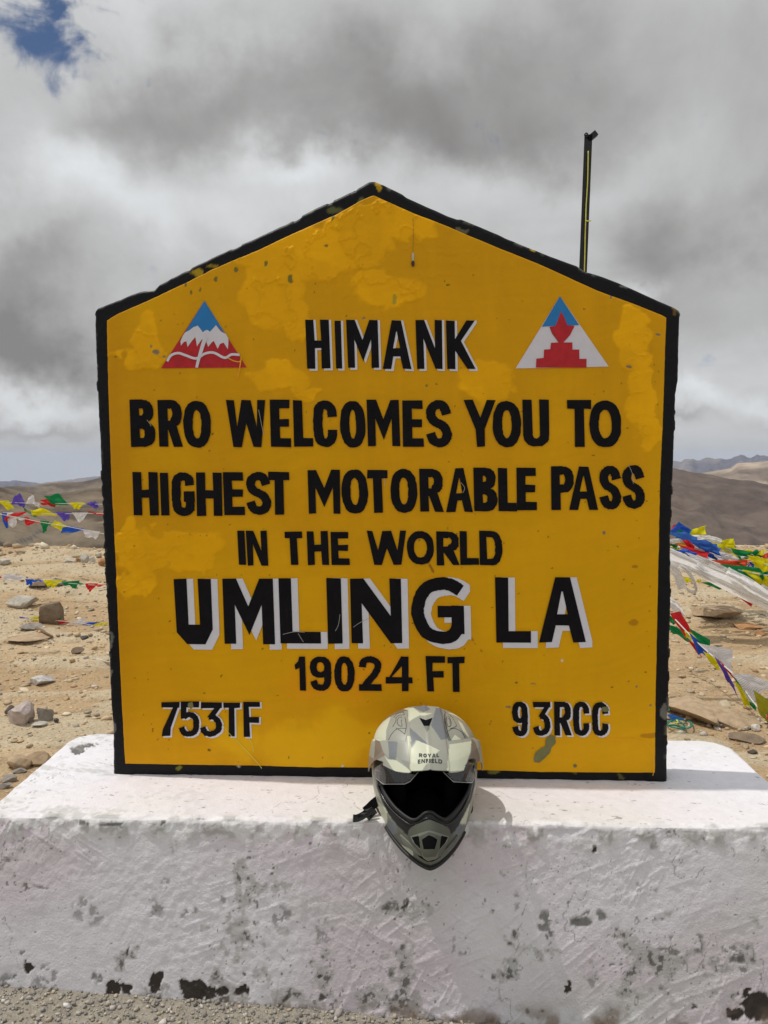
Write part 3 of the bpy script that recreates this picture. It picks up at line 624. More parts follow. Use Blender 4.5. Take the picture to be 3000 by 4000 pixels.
    # back face
    bc = len(allV); allV = np.concatenate([allV, [[cen[0], .092, cen[2]]]]); last = base + (len(rings) - 2) * nb + np.arange(nb)
    Fb = np.stack([last, np.full(nb, bc), np.full(nb, bc), np.roll(last, -1)], -1)
    Fq = np.concatenate([F] + Fs)
    me = mesh('slab', allV, [tuple(map(int, f)) for f in Fq] + [(int(a), bc, int(b)) for a, b in zip(last, np.roll(last, -1))], True, np.concatenate([cols, cs, [[.012, .011, .012]]]))
    link('slab', me, M['border'], root)
    # yellow painted field
    n, m = 560, 500
    G = coons(IN_L, IN_T, IN_R, IN_B, n, m, .0009, 201); X = G[..., 0]; Z = G[..., 1]
    px = proj(np.stack([X, X * 0, Z], -1)); cx, cy = px[..., 0], px[..., 1]
    n1 = fbm(X * 9, Z * 9, 5, 211); n2 = fbm(X * 9 + 30, Z * 9, 5, 212); n3 = fbm(X * 60, Z * 60, 4, 213); n4 = fbm(X * 28, Z * 28, 4, 214)
    base = np.array([.78, .39, .0005]); C = np.broadcast_to(base, X.shape + (3,)).copy()
    C = lerp3(C, [.70, .325, .001], sst(fbm(X * 2.2, Z * 2.2, 4, 215), .4, .65) * .7)
    C = lerp3(C, [.78, .375, .003], sst(fbm(X * 30, Z * 5, 4, 217), .5, .75) * .4)
    def bl(bx, by, rx, ry, j=60, soft=.10):
        q = np.sqrt(((cx + (n1 - .5) * j * 2.6 + (n4 - .5) * j - bx) / rx) ** 2 + ((cy + (n2 - .5) * j * 2.6 + (n4 - .5) * j * .8 - by) / ry) ** 2); return sst(1.0 + soft - q, 0, soft * 2)
    pt = 0
    for b in [(1180, 990, 290, 75), (1430, 880, 140, 120), (1060, 1120, 110, 140), (1150, 1230, 60, 90), (1500, 1120, 130, 80), (1620, 900, 110, 60), (560, 1320, 70, 110), (490, 1400, 60, 40),
              (1920, 1480, 110, 90), (2480, 1330, 60, 110), (2510, 1540, 55, 150), (2520, 1700, 50, 60), (560, 2150, 90, 80), (700, 2110, 170, 50), (560, 2270, 85, 65), (740, 2170, 80, 60), (1100, 1470, 90, 50), (1200, 1530, 60, 30)]:
        pt = np.maximum(pt, bl(*b))
    C = lerp3(C, [.98, .48, .001], pt * (.55 + .35 * sst(n2, .4, .6)))
    bx_, bz_ = X + .05 * fbm(X * 3, Z * 3, 3, 230) * 3, Z + .04 * fbm(X * 4, Z * 3, 3, 229) * 3; br_ = fbm(bx_ * 5 + bz_ * 1.1, bz_ * 70 - bx_ * 9, 4, 232, .6) * .6 + fbm(bx_ * 55 + bz_ * 8, bz_ * 6, 4, 231, .6) * .4 * sst(fbm(X * 2, Z * 2, 2, 228), .45, .6) + .1; C = C * (1 + .13 * (br_ - .45))[..., None]
    org = np.maximum(bl(1300, 2650, 190, 85, 30, .4), bl(1500, 2620, 120, 70, 30, .4)) * .5; C = lerp3(C, [.92, .33, .004], org)
    yl = np.maximum(bl(1280, 2900, 260, 90, 70, .35), bl(930, 2900, 90, 60, 40, .4)) * .55; C = lerp3(C, [.92, .52, .004], yl)
    rel = .0004 * (br_ - .5) + .0005 * (fbm(X * 24, Z * 24, 4, 221) - .5) + .0003 * (n3 - .5)
    rel = rel + pt * (.0012 + .0022 * (n4 - .5) + .0015 * (n3 - .5))
    ridg = np.abs(fbm(X * 13, Z * 13, 5, 223) - .5); tp = sst(1330 - cy, 0, 300)
    rel = rel + (pt * .6 + tp * .35) * .0030 * sst(.022 - ridg, 0, .02)
    # flakes and chips that bare the concrete or an old green coat
    chips = [(1542, 1170, 12, 26, 2), (611, 1376, 20, 9, 3), (648, 1390, 8, 4, 3), (588, 1352, 4, 6, 3), (726, 1110, 6, 16, 1), (751, 1145, 6, 9, 1), (785, 1130, 5, 10, 1), (845, 1092, 9, 11, 1), (923, 1052, 8, 13, 1), (1040, 1030, 6, 13, 1), (1136, 1092, 10, 16, 1), (1275, 962, 11, 5, 1),
             (1423, 1242, 8, 5, 3), (2571, 1308, 12, 5, 3), (2457, 1432, 12, 6, 3), (2390, 1158, 5, 12, 3), (1668, 1508, 6, 6, 1), (2357, 2080, 6, 8, 3), (868, 2640, 5, 4, 4), (662, 2428, 4, 4, 4), (1983, 2764, 11, 6, 3), (2080, 2674, 11, 3, 3), (2016, 2663, 3, 3, 4), (2385, 2682, 8, 3, 4), (2487, 2680, 4, 5, 3), (2540, 2752, 4, 6, 3), (597, 2850, 3, 10, 4), (817, 2925, 6, 6, 4), (990, 1700, 3, 5, 4), (832, 1697, 4, 4, 4), (1130, 2956, 4, 4, 4),
             (1750, 843, 6, 6, 4), (1753, 1117, 6, 4, 4), (2140, 2100, 2, 3, 4), (550, 2990, 16, 5, 5), (1338, 2994, 4, 10, 5), (930, 2992, 9, 4, 5), (2194, 2575, 4, 6, 5), (1300, 848, 6, 20, 1), (2040, 1610, 3, 2, 4), (1700, 1500, 4, 3, 4), (2315, 1779, 7, 2, 4), (455, 1398, 4, 3, 1), (2480, 2215, 14, 8, 6), (2540, 2870, 50, 12, 6), (2475, 2430, 20, 14, 6), (570, 3000 - 12, 6, 3, 5)]
    cc = {1: (.15, .15, .03), 2: (.42, .32, .03), 3: (.19, .18, .13), 4: (.12, .07, .01), 5: (.75, .70, .60), 6: (.50, .22, .004)}
    for (bx, by, rx, ry, t) in chips:
        q = np.sqrt(((cx + (n3 - .5) * 16 - bx) / (rx * .75 + 1)) ** 2 + ((cy + (n4 - .5) * 16 - by) / (ry * .75 + 1)) ** 2); k_ = sst(1.2 - q, 0, .3); C = lerp3(C, cc[t], k_ * .9); rel = rel - k_ * .0009
    # rings and a rusty run
    for (bx, by, rr) in ((1500 + 1330 * .7535, 450 + 1190 * .7535, 45), (2525, 1680, 20), (536, 2130, 52), (1500 + 550 * .7233, 2200, 0)):
        if rr: q = np.abs(np.hypot(cx - bx + (n4 - .5) * 14, cy - by) - rr); rel = rel + .0012 * sst(4.5 - q, 0, 4.5); C = lerp3(C, [.60, .33, .01], sst(3 - q, 0, 2) * .4 * sst(n3, .45, .6))
    dr = np.abs((cx - 1640) - (cy - 2100) * .36 - (n4 - .5) * 20); k_ = sst(8 - dr, 0, 6) * ((cy > 2020) & (cy < 2240)) * sst(n3, .5, .6); C = lerp3(C, [.22, .07, .01], k_ * .8)
    dr = np.abs((cx - 1855) - (cy - 2510) * .85 - (n4 - .5) * 10); k_ = sst(5 - dr, 0, 4) * ((cy > 2475) & (cy < 2545)) * sst(n3, .48, .58); C = lerp3(C, [.22, .07, .01], k_ * .8)
    sp = sst(_h(np.floor(X * 260), np.floor(Z * 260), 9), .9988, .9992); C = lerp3(C, [.15, .08, .01], sp * .7)
    # grime brushed on near the left edge
    C = lerp3(C, [.55, .22, .002], sst(560 - cx, 0, 120) * (1 - pt) * .35)
    Y = -.004 - rel; Y[0] = Y[-1] = .003; Y[:, 0] = Y[:, -1] = .003
    me = mesh('painted_field', np.stack([X, Y, Z], -1), gridF(n, m), True, C); link('painted_field', me, M['panel'], root)
    return root
sign = build_sign()

# ---- glyphs: unit box, y up; a glyph is a list of shapes, a shape a list of contours (outer, holes)
def ell(cx, cy, rx, ry, n=44, p=2.3, a0=0, a1=360):
    out = []
    for i in range(n):
        t = R(a0 + (a1 - a0) * i / (n if a1 - a0 >= 360 else n - 1)); c, s = math.cos(t), math.sin(t)
        out.append((cx + rx * math.copysign(abs(c) ** (2 / p), c), cy + ry * math.copysign(abs(s) ** (2 / p), s)))
    return out
def rect(x0, y0, x1, y1): return [(x0, y0), (x1, y0), (x1, y1), (x0, y1)]
def stroke(path, sx, sy, asp):          # centreline in the box inset by half a pen
    C = catmull([(sx / 2 + p * (1 - sx), sy / 2 + q * (1 - sy)) for p, q in path], 8)
    Lt, Rt = [], []
    for i in range(len(C)):
        t = C[min(i + 1, len(C) - 1)] - C[max(i - 1, 0)]; t = np.array([t[0] * asp, t[1]]); t /= np.linalg.norm(t)
        n_ = np.array([-t[1], t[0]]); o = np.array([n_[0] * sx / 2, n_[1] * sy / 2]); Lt.append(tuple(C[i] + o)); Rt.append(tuple(C[i] - o))
    return [Lt + Rt[::-1]]
def glyph(ch, w, h, sw):                # w,h size, sw stem width in the same units
    sx = sw / w; sy = min(sw * .92 / h, .30); asp = w / h
    if ch == 'I': return [[rect(0, 0, 1, 1)]]
    if ch == 'L': return [[[(0, 0), (1, 0), (1, sy), (sx, sy), (sx, 1), (0, 1)]]]
    if ch == 'T': return [[[(.5 - sx / 2, 0), (.5 + sx / 2, 0), (.5 + sx / 2, 1 - sy), (1, 1 - sy), (1, 1), (0, 1), (0, 1 - sy), (.5 - sx / 2, 1 - sy)]]]
    if ch == 'H': return [[[(0, 0), (sx, 0), (sx, .5 - sy * .5), (1 - sx, .5 - sy * .5), (1 - sx, 0), (1, 0), (1, 1), (1 - sx, 1), (1 - sx, .5 + sy * .5), (sx, .5 + sy * .5), (sx, 1), (0, 1)]]]
    if ch == 'E': return [[[(0, 0), (1, 0), (1, sy), (sx, sy), (sx, .5 - sy / 2 + .02), (.93, .5 - sy / 2 + .02), (.93, .5 + sy / 2), (sx, .5 + sy / 2), (sx, 1 - sy), (.97, 1 - sy), (.97, 1), (0, 1)]]]
    if ch == 'F': return [[[(.05, 0), (sx + .05, 0), (sx + .03, .42 - sy * .1), (.95, .42 - sy * .1), (.95, .42 + sy * .9), (sx, .42 + sy * .9), (sx, 1 - sy), (1, 1 - sy), (1, 1), (0, 1)]]]
    if ch == 'N': return [[[(0, 0), (sx * .86, 0), (sx * .86, .62), (1 - sx * .9, 0), (1, 0), (1, 1), (1 - sx * .86, 1), (1 - sx * .86, .42), (sx, 1), (0, 1)]]]
    if ch == 'M': return [[[(0, 0), (sx * .92, 0), (sx * .92, .60), (.5, .14), (1 - sx * .92, .60), (1 - sx * .92, 0), (1, 0), (1, 1), (1 - sx * 1.05, 1), (.5, .58), (sx * 1.05, 1), (0, 1)]]]
    if ch == 'W': return [[[(.16, 0), (.36, 0), (.5, .5), (.66, 0), (.86, 0), (1, 1), (1 - sx * .9, 1), (.765, .42), (.63, 1), (.40, 1), (.27, .42), (sx * .9, 1), (0, 1)]]]
    if ch == 'A': return [[[(0, 0), (sx, 0), (sx + .09, .26), (1 - sx - .09, .26), (1 - sx, 0), (1, 0), (.68, 1), (.36, 1)], [(.385, .43), (.615, .43), (.515, .78), (.49, .78)]]]
    if ch == 'Y': return [[[(.5 - sx * .42, 0), (.5 + sx * .42, 0), (.5 + sx * .5, .38), (1, 1), (1 - sx * .95, 1), (.5, .62), (sx * .95, 1), (0, 1), (.5 - sx * .5, .36)]]]
    if ch == 'K': return [[rect(0, 0, sx, 1)], [[(sx * .9, .40), (1 - sx * .98, 0), (1, 0), (.36 + sx * .45, .58), (1, 1), (1 - sx * 1.0, 1), (sx * .9, .60)]]]
    if ch == 'O' or ch == '0': return [[ell(.5, .5, .5, .5), ell(.5, .5, .5 - sx, .5 - sy * 1.05)]]
    if ch == 'D': return [[[(0, 0), (.5, 0)] + ell(.5, .5, .5, .5, 24, 2.4, -88, 88) + [(.5, 1), (0, 1)], [(sx, sy), (.5, sy)] + ell(.5, .5, .5 - sx, .5 - sy, 20, 2.4, -88, 88) + [(.5, 1 - sy), (sx, 1 - sy)]]]
    if ch == 'P': return [[[(0, 0), (sx, 0), (sx, .40), (.5, .40)] + ell(.5, .70, .5, .30, 20, 2.4, -88, 88) + [(.5, 1), (0, 1)], [(sx, .40 + sy), (.5, .40 + sy)] + ell(.5, .70, .5 - sx, .30 - sy * .95, 14, 2.2, -88, 88) + [(.5, 1 - sy), (sx, 1 - sy)]]]
    if ch == 'R': return [[[(0, 0), (sx, 0), (sx, .36), (sx + .02, .36), (1 - sx * .98, 0), (1, 0), (.74, .45)] + ell(.5, .70, .48, .30, 20, 2.4, -50, 88) + [(.5, 1), (0, 1)], [(sx, .42 + sy * .7), (.5, .42 + sy * .7)] + ell(.5, .715, .48 - sx, .285 - sy * .95, 14, 2.2, -80, 88) + [(.5, 1 - sy), (sx, 1 - sy)]]]
    if ch == 'B': return [[[(0, 0), (.5, 0)] + ell(.5, .27, .5, .27, 16, 2.4, -88, 62) + ell(.48, .75, .46, .25, 16, 2.4, -62, 88) + [(.5, 1), (0, 1)], [(sx, sy), (.46, sy)] + ell(.46, .285, .46 - sx * .92, .285 - sy, 12, 2.2, -85, 85) + [(sx, .285 + .285 - sy)], [(sx, .745 - .26 + sy), (.46, .745 - .26 + sy)] + ell(.46, .745, .42 - sx * .9, .26 - sy, 12, 2.2, -85, 85) + [(.46, 1 - sy), (sx, 1 - sy)]]]
    if ch == 'U': return [[[(0, 1), (0, .26)] + [(x, y) for x, y in ell(.5, .27, .5, .27, 26, 2.4, 180, 360)] + [(1, 1), (1 - sx, 1), (1 - sx, .3)] + ell(.5, .27, .5 - sx, max(.27 - sy * .9, .04), 20, 2.2, 360, 180) + [(sx, 1)]]]
    if ch == 'V': return [[[(0, 1), (.03, .18), (.30, 0), (.78, 0), (1, .22), (.98, 1), (.98 - sx, 1), (1 - sx, .30), (.36, .30), (sx, 1)]]]      # the square cut U of the large line
    if ch == 'C': return [stroke([(1, .68), (.95, .88), (.55, 1), (.10, .90), (0, .5), (.10, .10), (.55, 0), (.95, .12), (1, .34)], sx, sy, asp)]
    if ch == 'G': return [stroke([(1, .74), (.92, .93), (.5, 1), (.08, .90), (0, .5), (.08, .10), (.5, 0), (.94, .08), (1, .3)], sx, sy, asp), [rect(.52, .52 - sy, 1, .56)], [rect(1 - sx, .12, 1, .56)]]
    if ch == 'Q': return [stroke([(1.0, .88), (.78, .985), (.5, 1), (.17, .88), (0, .5), (.17, .12), (.5, 0), (.8, .04), (.95, .22)], sx, sy * 1.05, asp), [rect(.47, .40, .95, .575)], [rect(.95 - sx, .15, .95, .575)]]       # broad G of the large line
    if ch == 'S': return [stroke([(1, .74), (.82, .95), (.5, 1), (.13, .92), (.03, .74), (.2, .58), (.52, .5), (.85, .40), (1, .22), (.85, .05), (.5, 0), (.16, .07), (0, .26)], sx, sy, asp)]
    if ch == '1': return [[[(.45, 0), (1, 0), (.96, 1), (.45, 1), (.30, .86), (0, .76), (.05, .62), (.45, .68)]]]
    if ch == '2': return [stroke([(0, .72), (.1, .93), (.5, 1), (.92, .90), (.98, .70), (.75, .45), (.35, .2), (.1, .0)], sx, sy, asp), [rect(0, 0, 1, sy)]]
    if ch == '3': return [[rect(.05, 1 - sy, 1, 1)], [[(.66, 1 - sy), (1, 1 - sy * .6), (.62, .56), (.34, .56)]], stroke([(.38, .585), (.72, .56), (.98, .38), (.93, .12), (.55, 0), (.18, .03), (0, .22)], sx, sy, asp)]
    if ch == '4': return [[rect(.60, 0, .60 + sx, 1)], [rect(0, .22, 1, .22 + sy)], [[(0, .22), (.22, .22 + sy), (.72, .82), (.72, 1), (.58, 1)]]]
    if ch == '5': return [[rect(.12, 1 - sy, 1, 1)], [rect(.12, .52, .12 + sx * .9, 1)], stroke([(.15, .58), (.5, .66), (.92, .55), (1, .3), (.88, .07), (.5, 0), (.16, .05), (0, .22)], sx, sy, asp)]
    if ch == '7': return [[rect(0, 1 - sy, 1, 1)], [[(1 - sx * 1.1, 1 - sy), (1, 1), (.52, .25), (.48, 0), (.02, 0), (.1, .2)]]]
    if ch == '9': return [[ell(.5, .69, .5, .31), ell(.5, .69, .5 - sx, .31 - sy * .9)], stroke([(1, .7), (1, .3), (.85, .06), (.5, 0), (.15, .06), (.0, .24)], sx, sy, asp)]
    return [[rect(0, 0, 1, 1)]]
def tri_shapes(shapes):
    vs, es = [], []
    for sh in shapes:
        for ct in sh:
            b = len(vs); vs += [Vector(p) for p in ct]; es += [(b + i, b + (i + 1) % len(ct)) for i in range(len(ct))]
    V, E, F, *_ = delaunay_2d_cdt(vs, es, [], 0, 1e-6)
    V = [(v.x, v.y) for v in V]; cen = np.array([[sum(V[i][0] for i in f) / 3, sum(V[i][1] for i in f) / 3] for f in F])
    keep = np.zeros(len(F), bool)
    for sh in shapes:
        r = np.zeros(len(F), bool)
        for ct in sh: r ^= inpoly(cen[:, 0], cen[:, 1], ct)
        keep |= r
    return V, [f for f, k_ in zip(F, keep) if k_]
jrg = random.Random(21)
def put_letter(ch, x0, x1, y0, y1, sw, skew=0.0, shadow=None, name='letter'):
    w, h = x1 - x0, y1 - y0; sk = skew * h; w2 = w - abs(sk)
    sh = glyph(ch, w2, h, sw)
    def T(p, dx=0, dy=0):
        a = p[0] * w2 + (sk * (1 - p[1]) if sk > 0 else -sk * p[1]); return (x0 + a + dx, y1 - p[1] * h + dy)
    # hand painted wobble of the corners
    sh = [[[(T(p)[0] + jrg.uniform(-1.3, 1.3), T(p)[1] + jrg.uniform(-1.3, 1.3)) for p in ct] for ct in s] for s in sh]
    def make(shapes, Y, nm, mt, par):
        V, F = tri_shapes(shapes); W = [PY(a, b, Y) for a, b in V]
        me = mesh(nm, [tuple(v) for v in W], [tuple(f) for f in F], False); return link(nm, me, mt, par)
    o = make(sh, -.0068, name, M['letter'], sign)
    if shadow:
        dx, dy = shadow; ss = []
        for t in ((0, .33, .66, 1) if dy > 12 else (0, .5, 1)):
            ss += [[[(a + dx, b + dy * t) for a, b in ct] for ct in s] for s in sh]
        make(ss, -.0058, 'letter_shadow', M['lwhite'], o)
rows = [
 ('HIMANK', [(1192, 1291), (1307, 1338), (1353, 1480), (1490, 1608), (1624, 1730), (1743, 1858)], 1251, 1439, 33, .04, (9, 8)),
 ('BROWELCOMESYOUTO', [(505, 609), (615, 716), (713, 826), (883, 1041), (1053, 1138), (1143, 1224), (1221, 1319), (1326, 1430), (1433, 1563), (1571, 1656), (1661, 1766), (1811, 1941), (1923, 2037), (2041, 2147), (2215, 2313), (2301, 2428)], 1563, 1745, 37, .035, None),
 ('HIGHESTMOTORABLEPASS', [(516, 620), (623, 661), (668, 762), (765, 870), (870, 957), (958, 1061), (1048, 1133), (1201, 1331), (1332, 1440), (1434, 1518), (1523, 1632), (1637, 1734), (1740, 1849), (1849, 1944), (1945, 2019), (2017, 2098), (2152, 2244), (2220, 2338), (2339, 2428), (2429, 2520)], 1842, 2011, 35, .035, None),
 ('INTHEWORLD', [(926, 962), (961, 1048), (1110, 1186), (1197, 1286), (1291, 1367), (1432, 1590), (1588, 1697), (1703, 1797), (1795, 1872), (1872, 1964)], 2075, 2207, 28, .05, None),
 ('VMLINQLA', [(678, 834), (869, 1074), (1087, 1253), (1274, 1339), (1368, 1571), (1603, 1827), (1934, 2075), (2102, 2290)], 2258, 2513, 50, .035, (26, 21)),
 ('19024FT', [(1150, 1195), (1209, 1295), (1305, 1386), (1401, 1491), (1506, 1612), (1663, 1739), (1747, 1816)], 2565, 2700, 27, .02, None),
 ('753TF', [(630, 701), (697, 778), (780, 867), (873, 937), (950, 1016)], 2743, 2877, 23, .0, (7, 6)),
 ('93RCC', [(1999, 2063), (2079, 2151), (2163, 2233), (2238, 2303), (2312, 2377)], 2741, 2874, 23, .02, (7, 6))]
for word, xs_, y0, y1, sw, sk, shd in rows:
    n_ = len(word)
    for i, (ch, (a, b)) in enumerate(zip(word, xs_)):
        dy = 0
        if y0 == 1842: dy = -(i / (n_ - 1)) ** 1.5 * 24 + (4 if i < 7 else 0)
        if y0 == 2258: dy = -(i / (n_ - 1)) * 6 + 4
        if y0 == 1563 and ch in 'O': dy = 2
        s2 = sk * (1 - .6 * i / n_)
        if ch == 'T' and y0 == 2743: s2 = 0
        put_letter(ch, a, b, y0 + dy + jrg.uniform(-2, 2), y1 + dy + jrg.uniform(-2, 2), (b - a) if ch == 'I' else sw * (.9 if ch in 'WM' and y0 != 2258 else 1), s2, shd)

def face_poly(name, pts, Y, mt, par):
    V, F = tri_shapes([[pts]]); me = mesh(name, [tuple(PY(a, b, Y)) for a, b in V], [tuple(f) for f in F], False); return link(name, me, mt, par)
def c1(L_): return [(350 + x * .6932, 650 + y * .6932) for x, y in L_]
def c2(L_): return [(1500 + x * .7535, 450 + y * .7535) for x, y in L_]
def ribbon(path, w):
    C = catmull(path, 8); w = w if isinstance(w, (list, tuple)) else [w, w]; a, b = [], []
    for i in range(len(C)):
        t = C[min(i + 1, len(C) - 1)] - C[max(i - 1, 0)]; t /= np.linalg.norm(t); q = (w[0] + (w[1] - w[0]) * i / (len(C) - 1)) / 2
        a.append((C[i][0] - t[1] * q, C[i][1] + t[0] * q)); b.append((C[i][0] + t[1] * q, C[i][1] - t[0] * q))
    return a + b[::-1]
e1 = face_poly('mountain_emblem', c1([(647, 757), (885, 1133), (403, 1137)]), -.0056, M['ered'], sign)
face_poly('emblem_sky', c1([(647, 757), (768, 948), (712, 897), (678, 932), (665, 924), (640, 937), (610, 898), (535, 940)]), -.0064, M['eblue'], e1)
face_poly('emblem_snow', c1([(537, 936), (560, 925), (585, 906), (610, 897), (638, 935), (650, 925), (665, 921), (678, 932), (712, 895), (740, 930), (768, 944), (782, 968), (782, 1000), (779, 1030), (755, 993), (735, 1000), (722, 1028), (700, 984), (690, 990), (668, 1017), (655, 982), (652, 965), (630, 978), (605, 1014), (596, 962), (575, 985), (552, 1018), (546, 985), (530, 990), (515, 1010), (512, 985), (525, 955)]), -.0070, M['ewhite'], e1)
face_poly('emblem_path', c1(ribbon([(437, 1098), (460, 1064), (500, 1052), (540, 1064), (600, 1082), (650, 1055), (700, 1050), (760, 1078), (800, 1060), (845, 1062)], 14)), -.0075, M['ewhite'], e1)
face_poly('emblem_road', c1(ribbon([(655, 960), (640, 1000), (625, 1050), (612, 1095), (603, 1134)], [24, 15])), -.0080, M['ewhite'], e1)
face_poly('paint_drip', c1(ribbon([(778, 1078), (810, 1095), (845, 1100), (855, 1080)], 6)), -.0083, M['drip'], sign)
face_poly('paint_drip', c1(ribbon([(855, 1075), (848, 1120), (840, 1160), (832, 1190)], [7, 6])), -.0086, M['drip'], sign)
e2 = face_poly('flame_emblem', c2([(912, 938), (1165, 1303), (682, 1313)]), -.0056, M['ewhite'], sign)
face_poly('emblem_sky', c2([(912, 938), (1012, 1088), (945, 1092), (918, 1020), (890, 1092), (818, 1097)]), -.0064, M['eblue'], e2)
face_poly('emblem_flame', c2([(918, 1018), (935, 1050), (950, 1088), (988, 1093), (965, 1140), (930, 1178), (977, 1178), (977, 1215), (1012, 1215), (1013, 1263), (1050, 1263), (1050, 1308), (788, 1308), (790, 1262), (828, 1258), (830, 1215), (862, 1213), (866, 1180), (905, 1178), (870, 1130), (858, 1097), (890, 1092)]), -.0070, M['ered'], e2)
# run of tar with a drop at its end, below the roof line
M['run'] = mat('brown_run', (.34, .18, .02), .5, .1, 50, 0); M['dropw'] = mat('pale_drop', (.55, .50, .35), .4, .1, 50, 0); M['dropd'] = mat('dark_drop', (.05, .03, .015), .3, .1, 50, 0)
face_poly('paint_run', ribbon([(1613, 852), (1615, 900), (1614, 950), (1613, 985)], 1.7), -.0072, M['run'], sign)
face_poly('paint_run', ell(1613, 1003, 5, 18, 16, 2), -.0076, M['dropw'], sign)
face_poly('paint_run', ell(1613, 1030, 7, 12, 16, 2), -.0080, M['dropd'], sign)
M['chip'] = mat('bare_green_chip', (.19, .18, .07), .8, .2, 60, .3)
for pts in ([(735, 2745), (752, 2742), (756, 2762), (745, 2770), (733, 2758)], [(2352, 2762), (2374, 2760), (2380, 2776), (2366, 2782), (2350, 2778)]):
    face_poly('paint_chip', pts, -.0074, M['chip'], sign)
face_poly('bare_patch', [(1500 + a * .7233, 2200 + b * .7233) for a, b in [(895, 928), (912, 930), (925, 938), (928, 972), (905, 995), (898, 1022), (870, 1052), (838, 1078), (812, 1074), (808, 1058), (818, 1024), (848, 1000), (872, 988), (873, 955)]], -.0062, M['chip'], sign)
face_poly('bare_patch', [(1500 + a * .7233, 2200 + b * .7233) for a, b in [(1022, 1088), (1034, 1084), (1044, 1094), (1036, 1104), (1024, 1102)]], -.0062, M['chip'], sign)
M['scr'] = mat('pale_scratch', (.45, .42, .38), .6, .1, 60, 0)
for pth in ([(1105, 2478), (1150, 2468), (1190, 2470)], [(1165, 2475), (1180, 2500), (1186, 2508)], [(2455, 1815), (2470, 1850), (2474, 1890)], [(1310, 2465), (1322, 2440), (1328, 2400)], [(1800, 1885), (1815, 1905), (1808, 1925)], [(1010, 1600), (1018, 1640), (1030, 1700)], [(1500, 1868), (1503, 1882), (1502, 1900)], [(1380, 2450), (1410, 2430), (1450, 2412)], [(574, 1640), (585, 1655), (590, 1665)]):
    face_poly('scratch', ribbon(pth, 1.6), -.0073, M['scr'], sign)
for pth in ([(868, 2830), (900, 2870), (960, 2930), (1010, 2985), (1022, 3002)], [(973, 2885), (985, 2910), (990, 2935)], [(2350, 2890), (2480, 2890), (2540, 2920), (2555, 2990), (2550, 3030)]):
    face_poly('scratch', ribbon(pth, 2.2), -.0079, M['drip'] if pth[0][0] > 2000 else M['ycord'], sign)

# ------------------------------------------------------------------ helmet
KX, KY, KS = 1350, 2700, .3617
def hp(x, y): return (KX + x * KS, KY + y * KS)
def hproj(P): q = proj(P); return (q[..., 0] - KX) / KS, (q[..., 1] - KY) / KS
def cspl(tab, t):
    tab = np.array(tab, float); n = len(tab); x = np.clip(t, 0, 1) * (n - 1); i = np.clip(np.floor(x).astype(int), 0, n - 2); f = x - i
    a = np.where(i > 0, tab[np.maximum(i - 1, 0)], 2 * tab[0] - tab[1]); b = tab[i]; c = tab[i + 1]; d = tab[np.minimum(i + 2, n - 1)]
    d = np.where(i + 2 > n - 1, -tab[n - 2] if tab[-1] == 0 else tab[-1], d)
    return .5 * (2 * b + (c - a) * f + (2 * a - 5 * b + 4 * c - d) * f ** 2 + (3 * b - a - 3 * c + d) * f ** 3)
HX, HY, HZ = 0.0, -.18, PZT
HX = float(PY(*hp(915, 1700), -.395).x) - .0098
print('helmet x', HX, PY(*hp(850, 170), -.17).x)
HPSI = R(2.8)
def hw(x, f, z):
    x = np.asarray(x) * 1.07; f = np.asarray(f); z = np.asarray(z); z = np.where(z > .19, .19 + (z - .19) * .76, z)
    return np.stack([HX + x * math.cos(HPSI) + f * math.sin(HPSI), HY - f * math.cos(HPSI) + x * math.sin(HPSI), HZ + z], -1)
TF = [.204, .222, .206, .176, .154, .135, .113, .088, .060, .031, 0]
TW = [.116, .124, .128, .129, .127, .120, .106, .086, .060, .031, 0]
TB = [.130, .150, .162, .165, .162, .152, .134, .107, .075, .039, 0]
def shell_pts(t, ph, sc=1.0):
    z = .272 * np.sin(t * math.pi / 2); F_, W_, B_ = cspl(TF, t), cspl(TW, t), cspl(TB, t)
    k_ = sst(.42 - t, 0, .42); c, s = np.cos(ph), np.sin(ph)
    a = 1 + .333 * k_; b = 1 + .38 * k_
    f = np.where(c > 0, F_ * np.abs(c) ** a, -B_ * np.abs(c)); x = np.sign(s) * W_ * np.where(c > 0, np.abs(s) ** b, np.abs(s))
    f = f - .012 * t
    z = z - .33 * np.maximum(f - .03, 0) * np.clip(1 - z / .2, 0, 1)
    z = z - .03 * sst(f + .02, 0, -.12) * 0
    x, f, z = x * sc, f * sc, (z - .12) * sc + .12
    return hw(x, f, z)
CREAM = np.array([.62, .64, .49]); SAGE = np.array([.33, .335, .285]); SLATE = np.array([.175, .190, .205]); BROWN = np.array([.20, .155, .115]); SAGE_SHADE = np.array([.135, .14, .105]); BLK = np.array([.014, .014, .014])  # the darkest green tone is the sage paint as it looks in shade
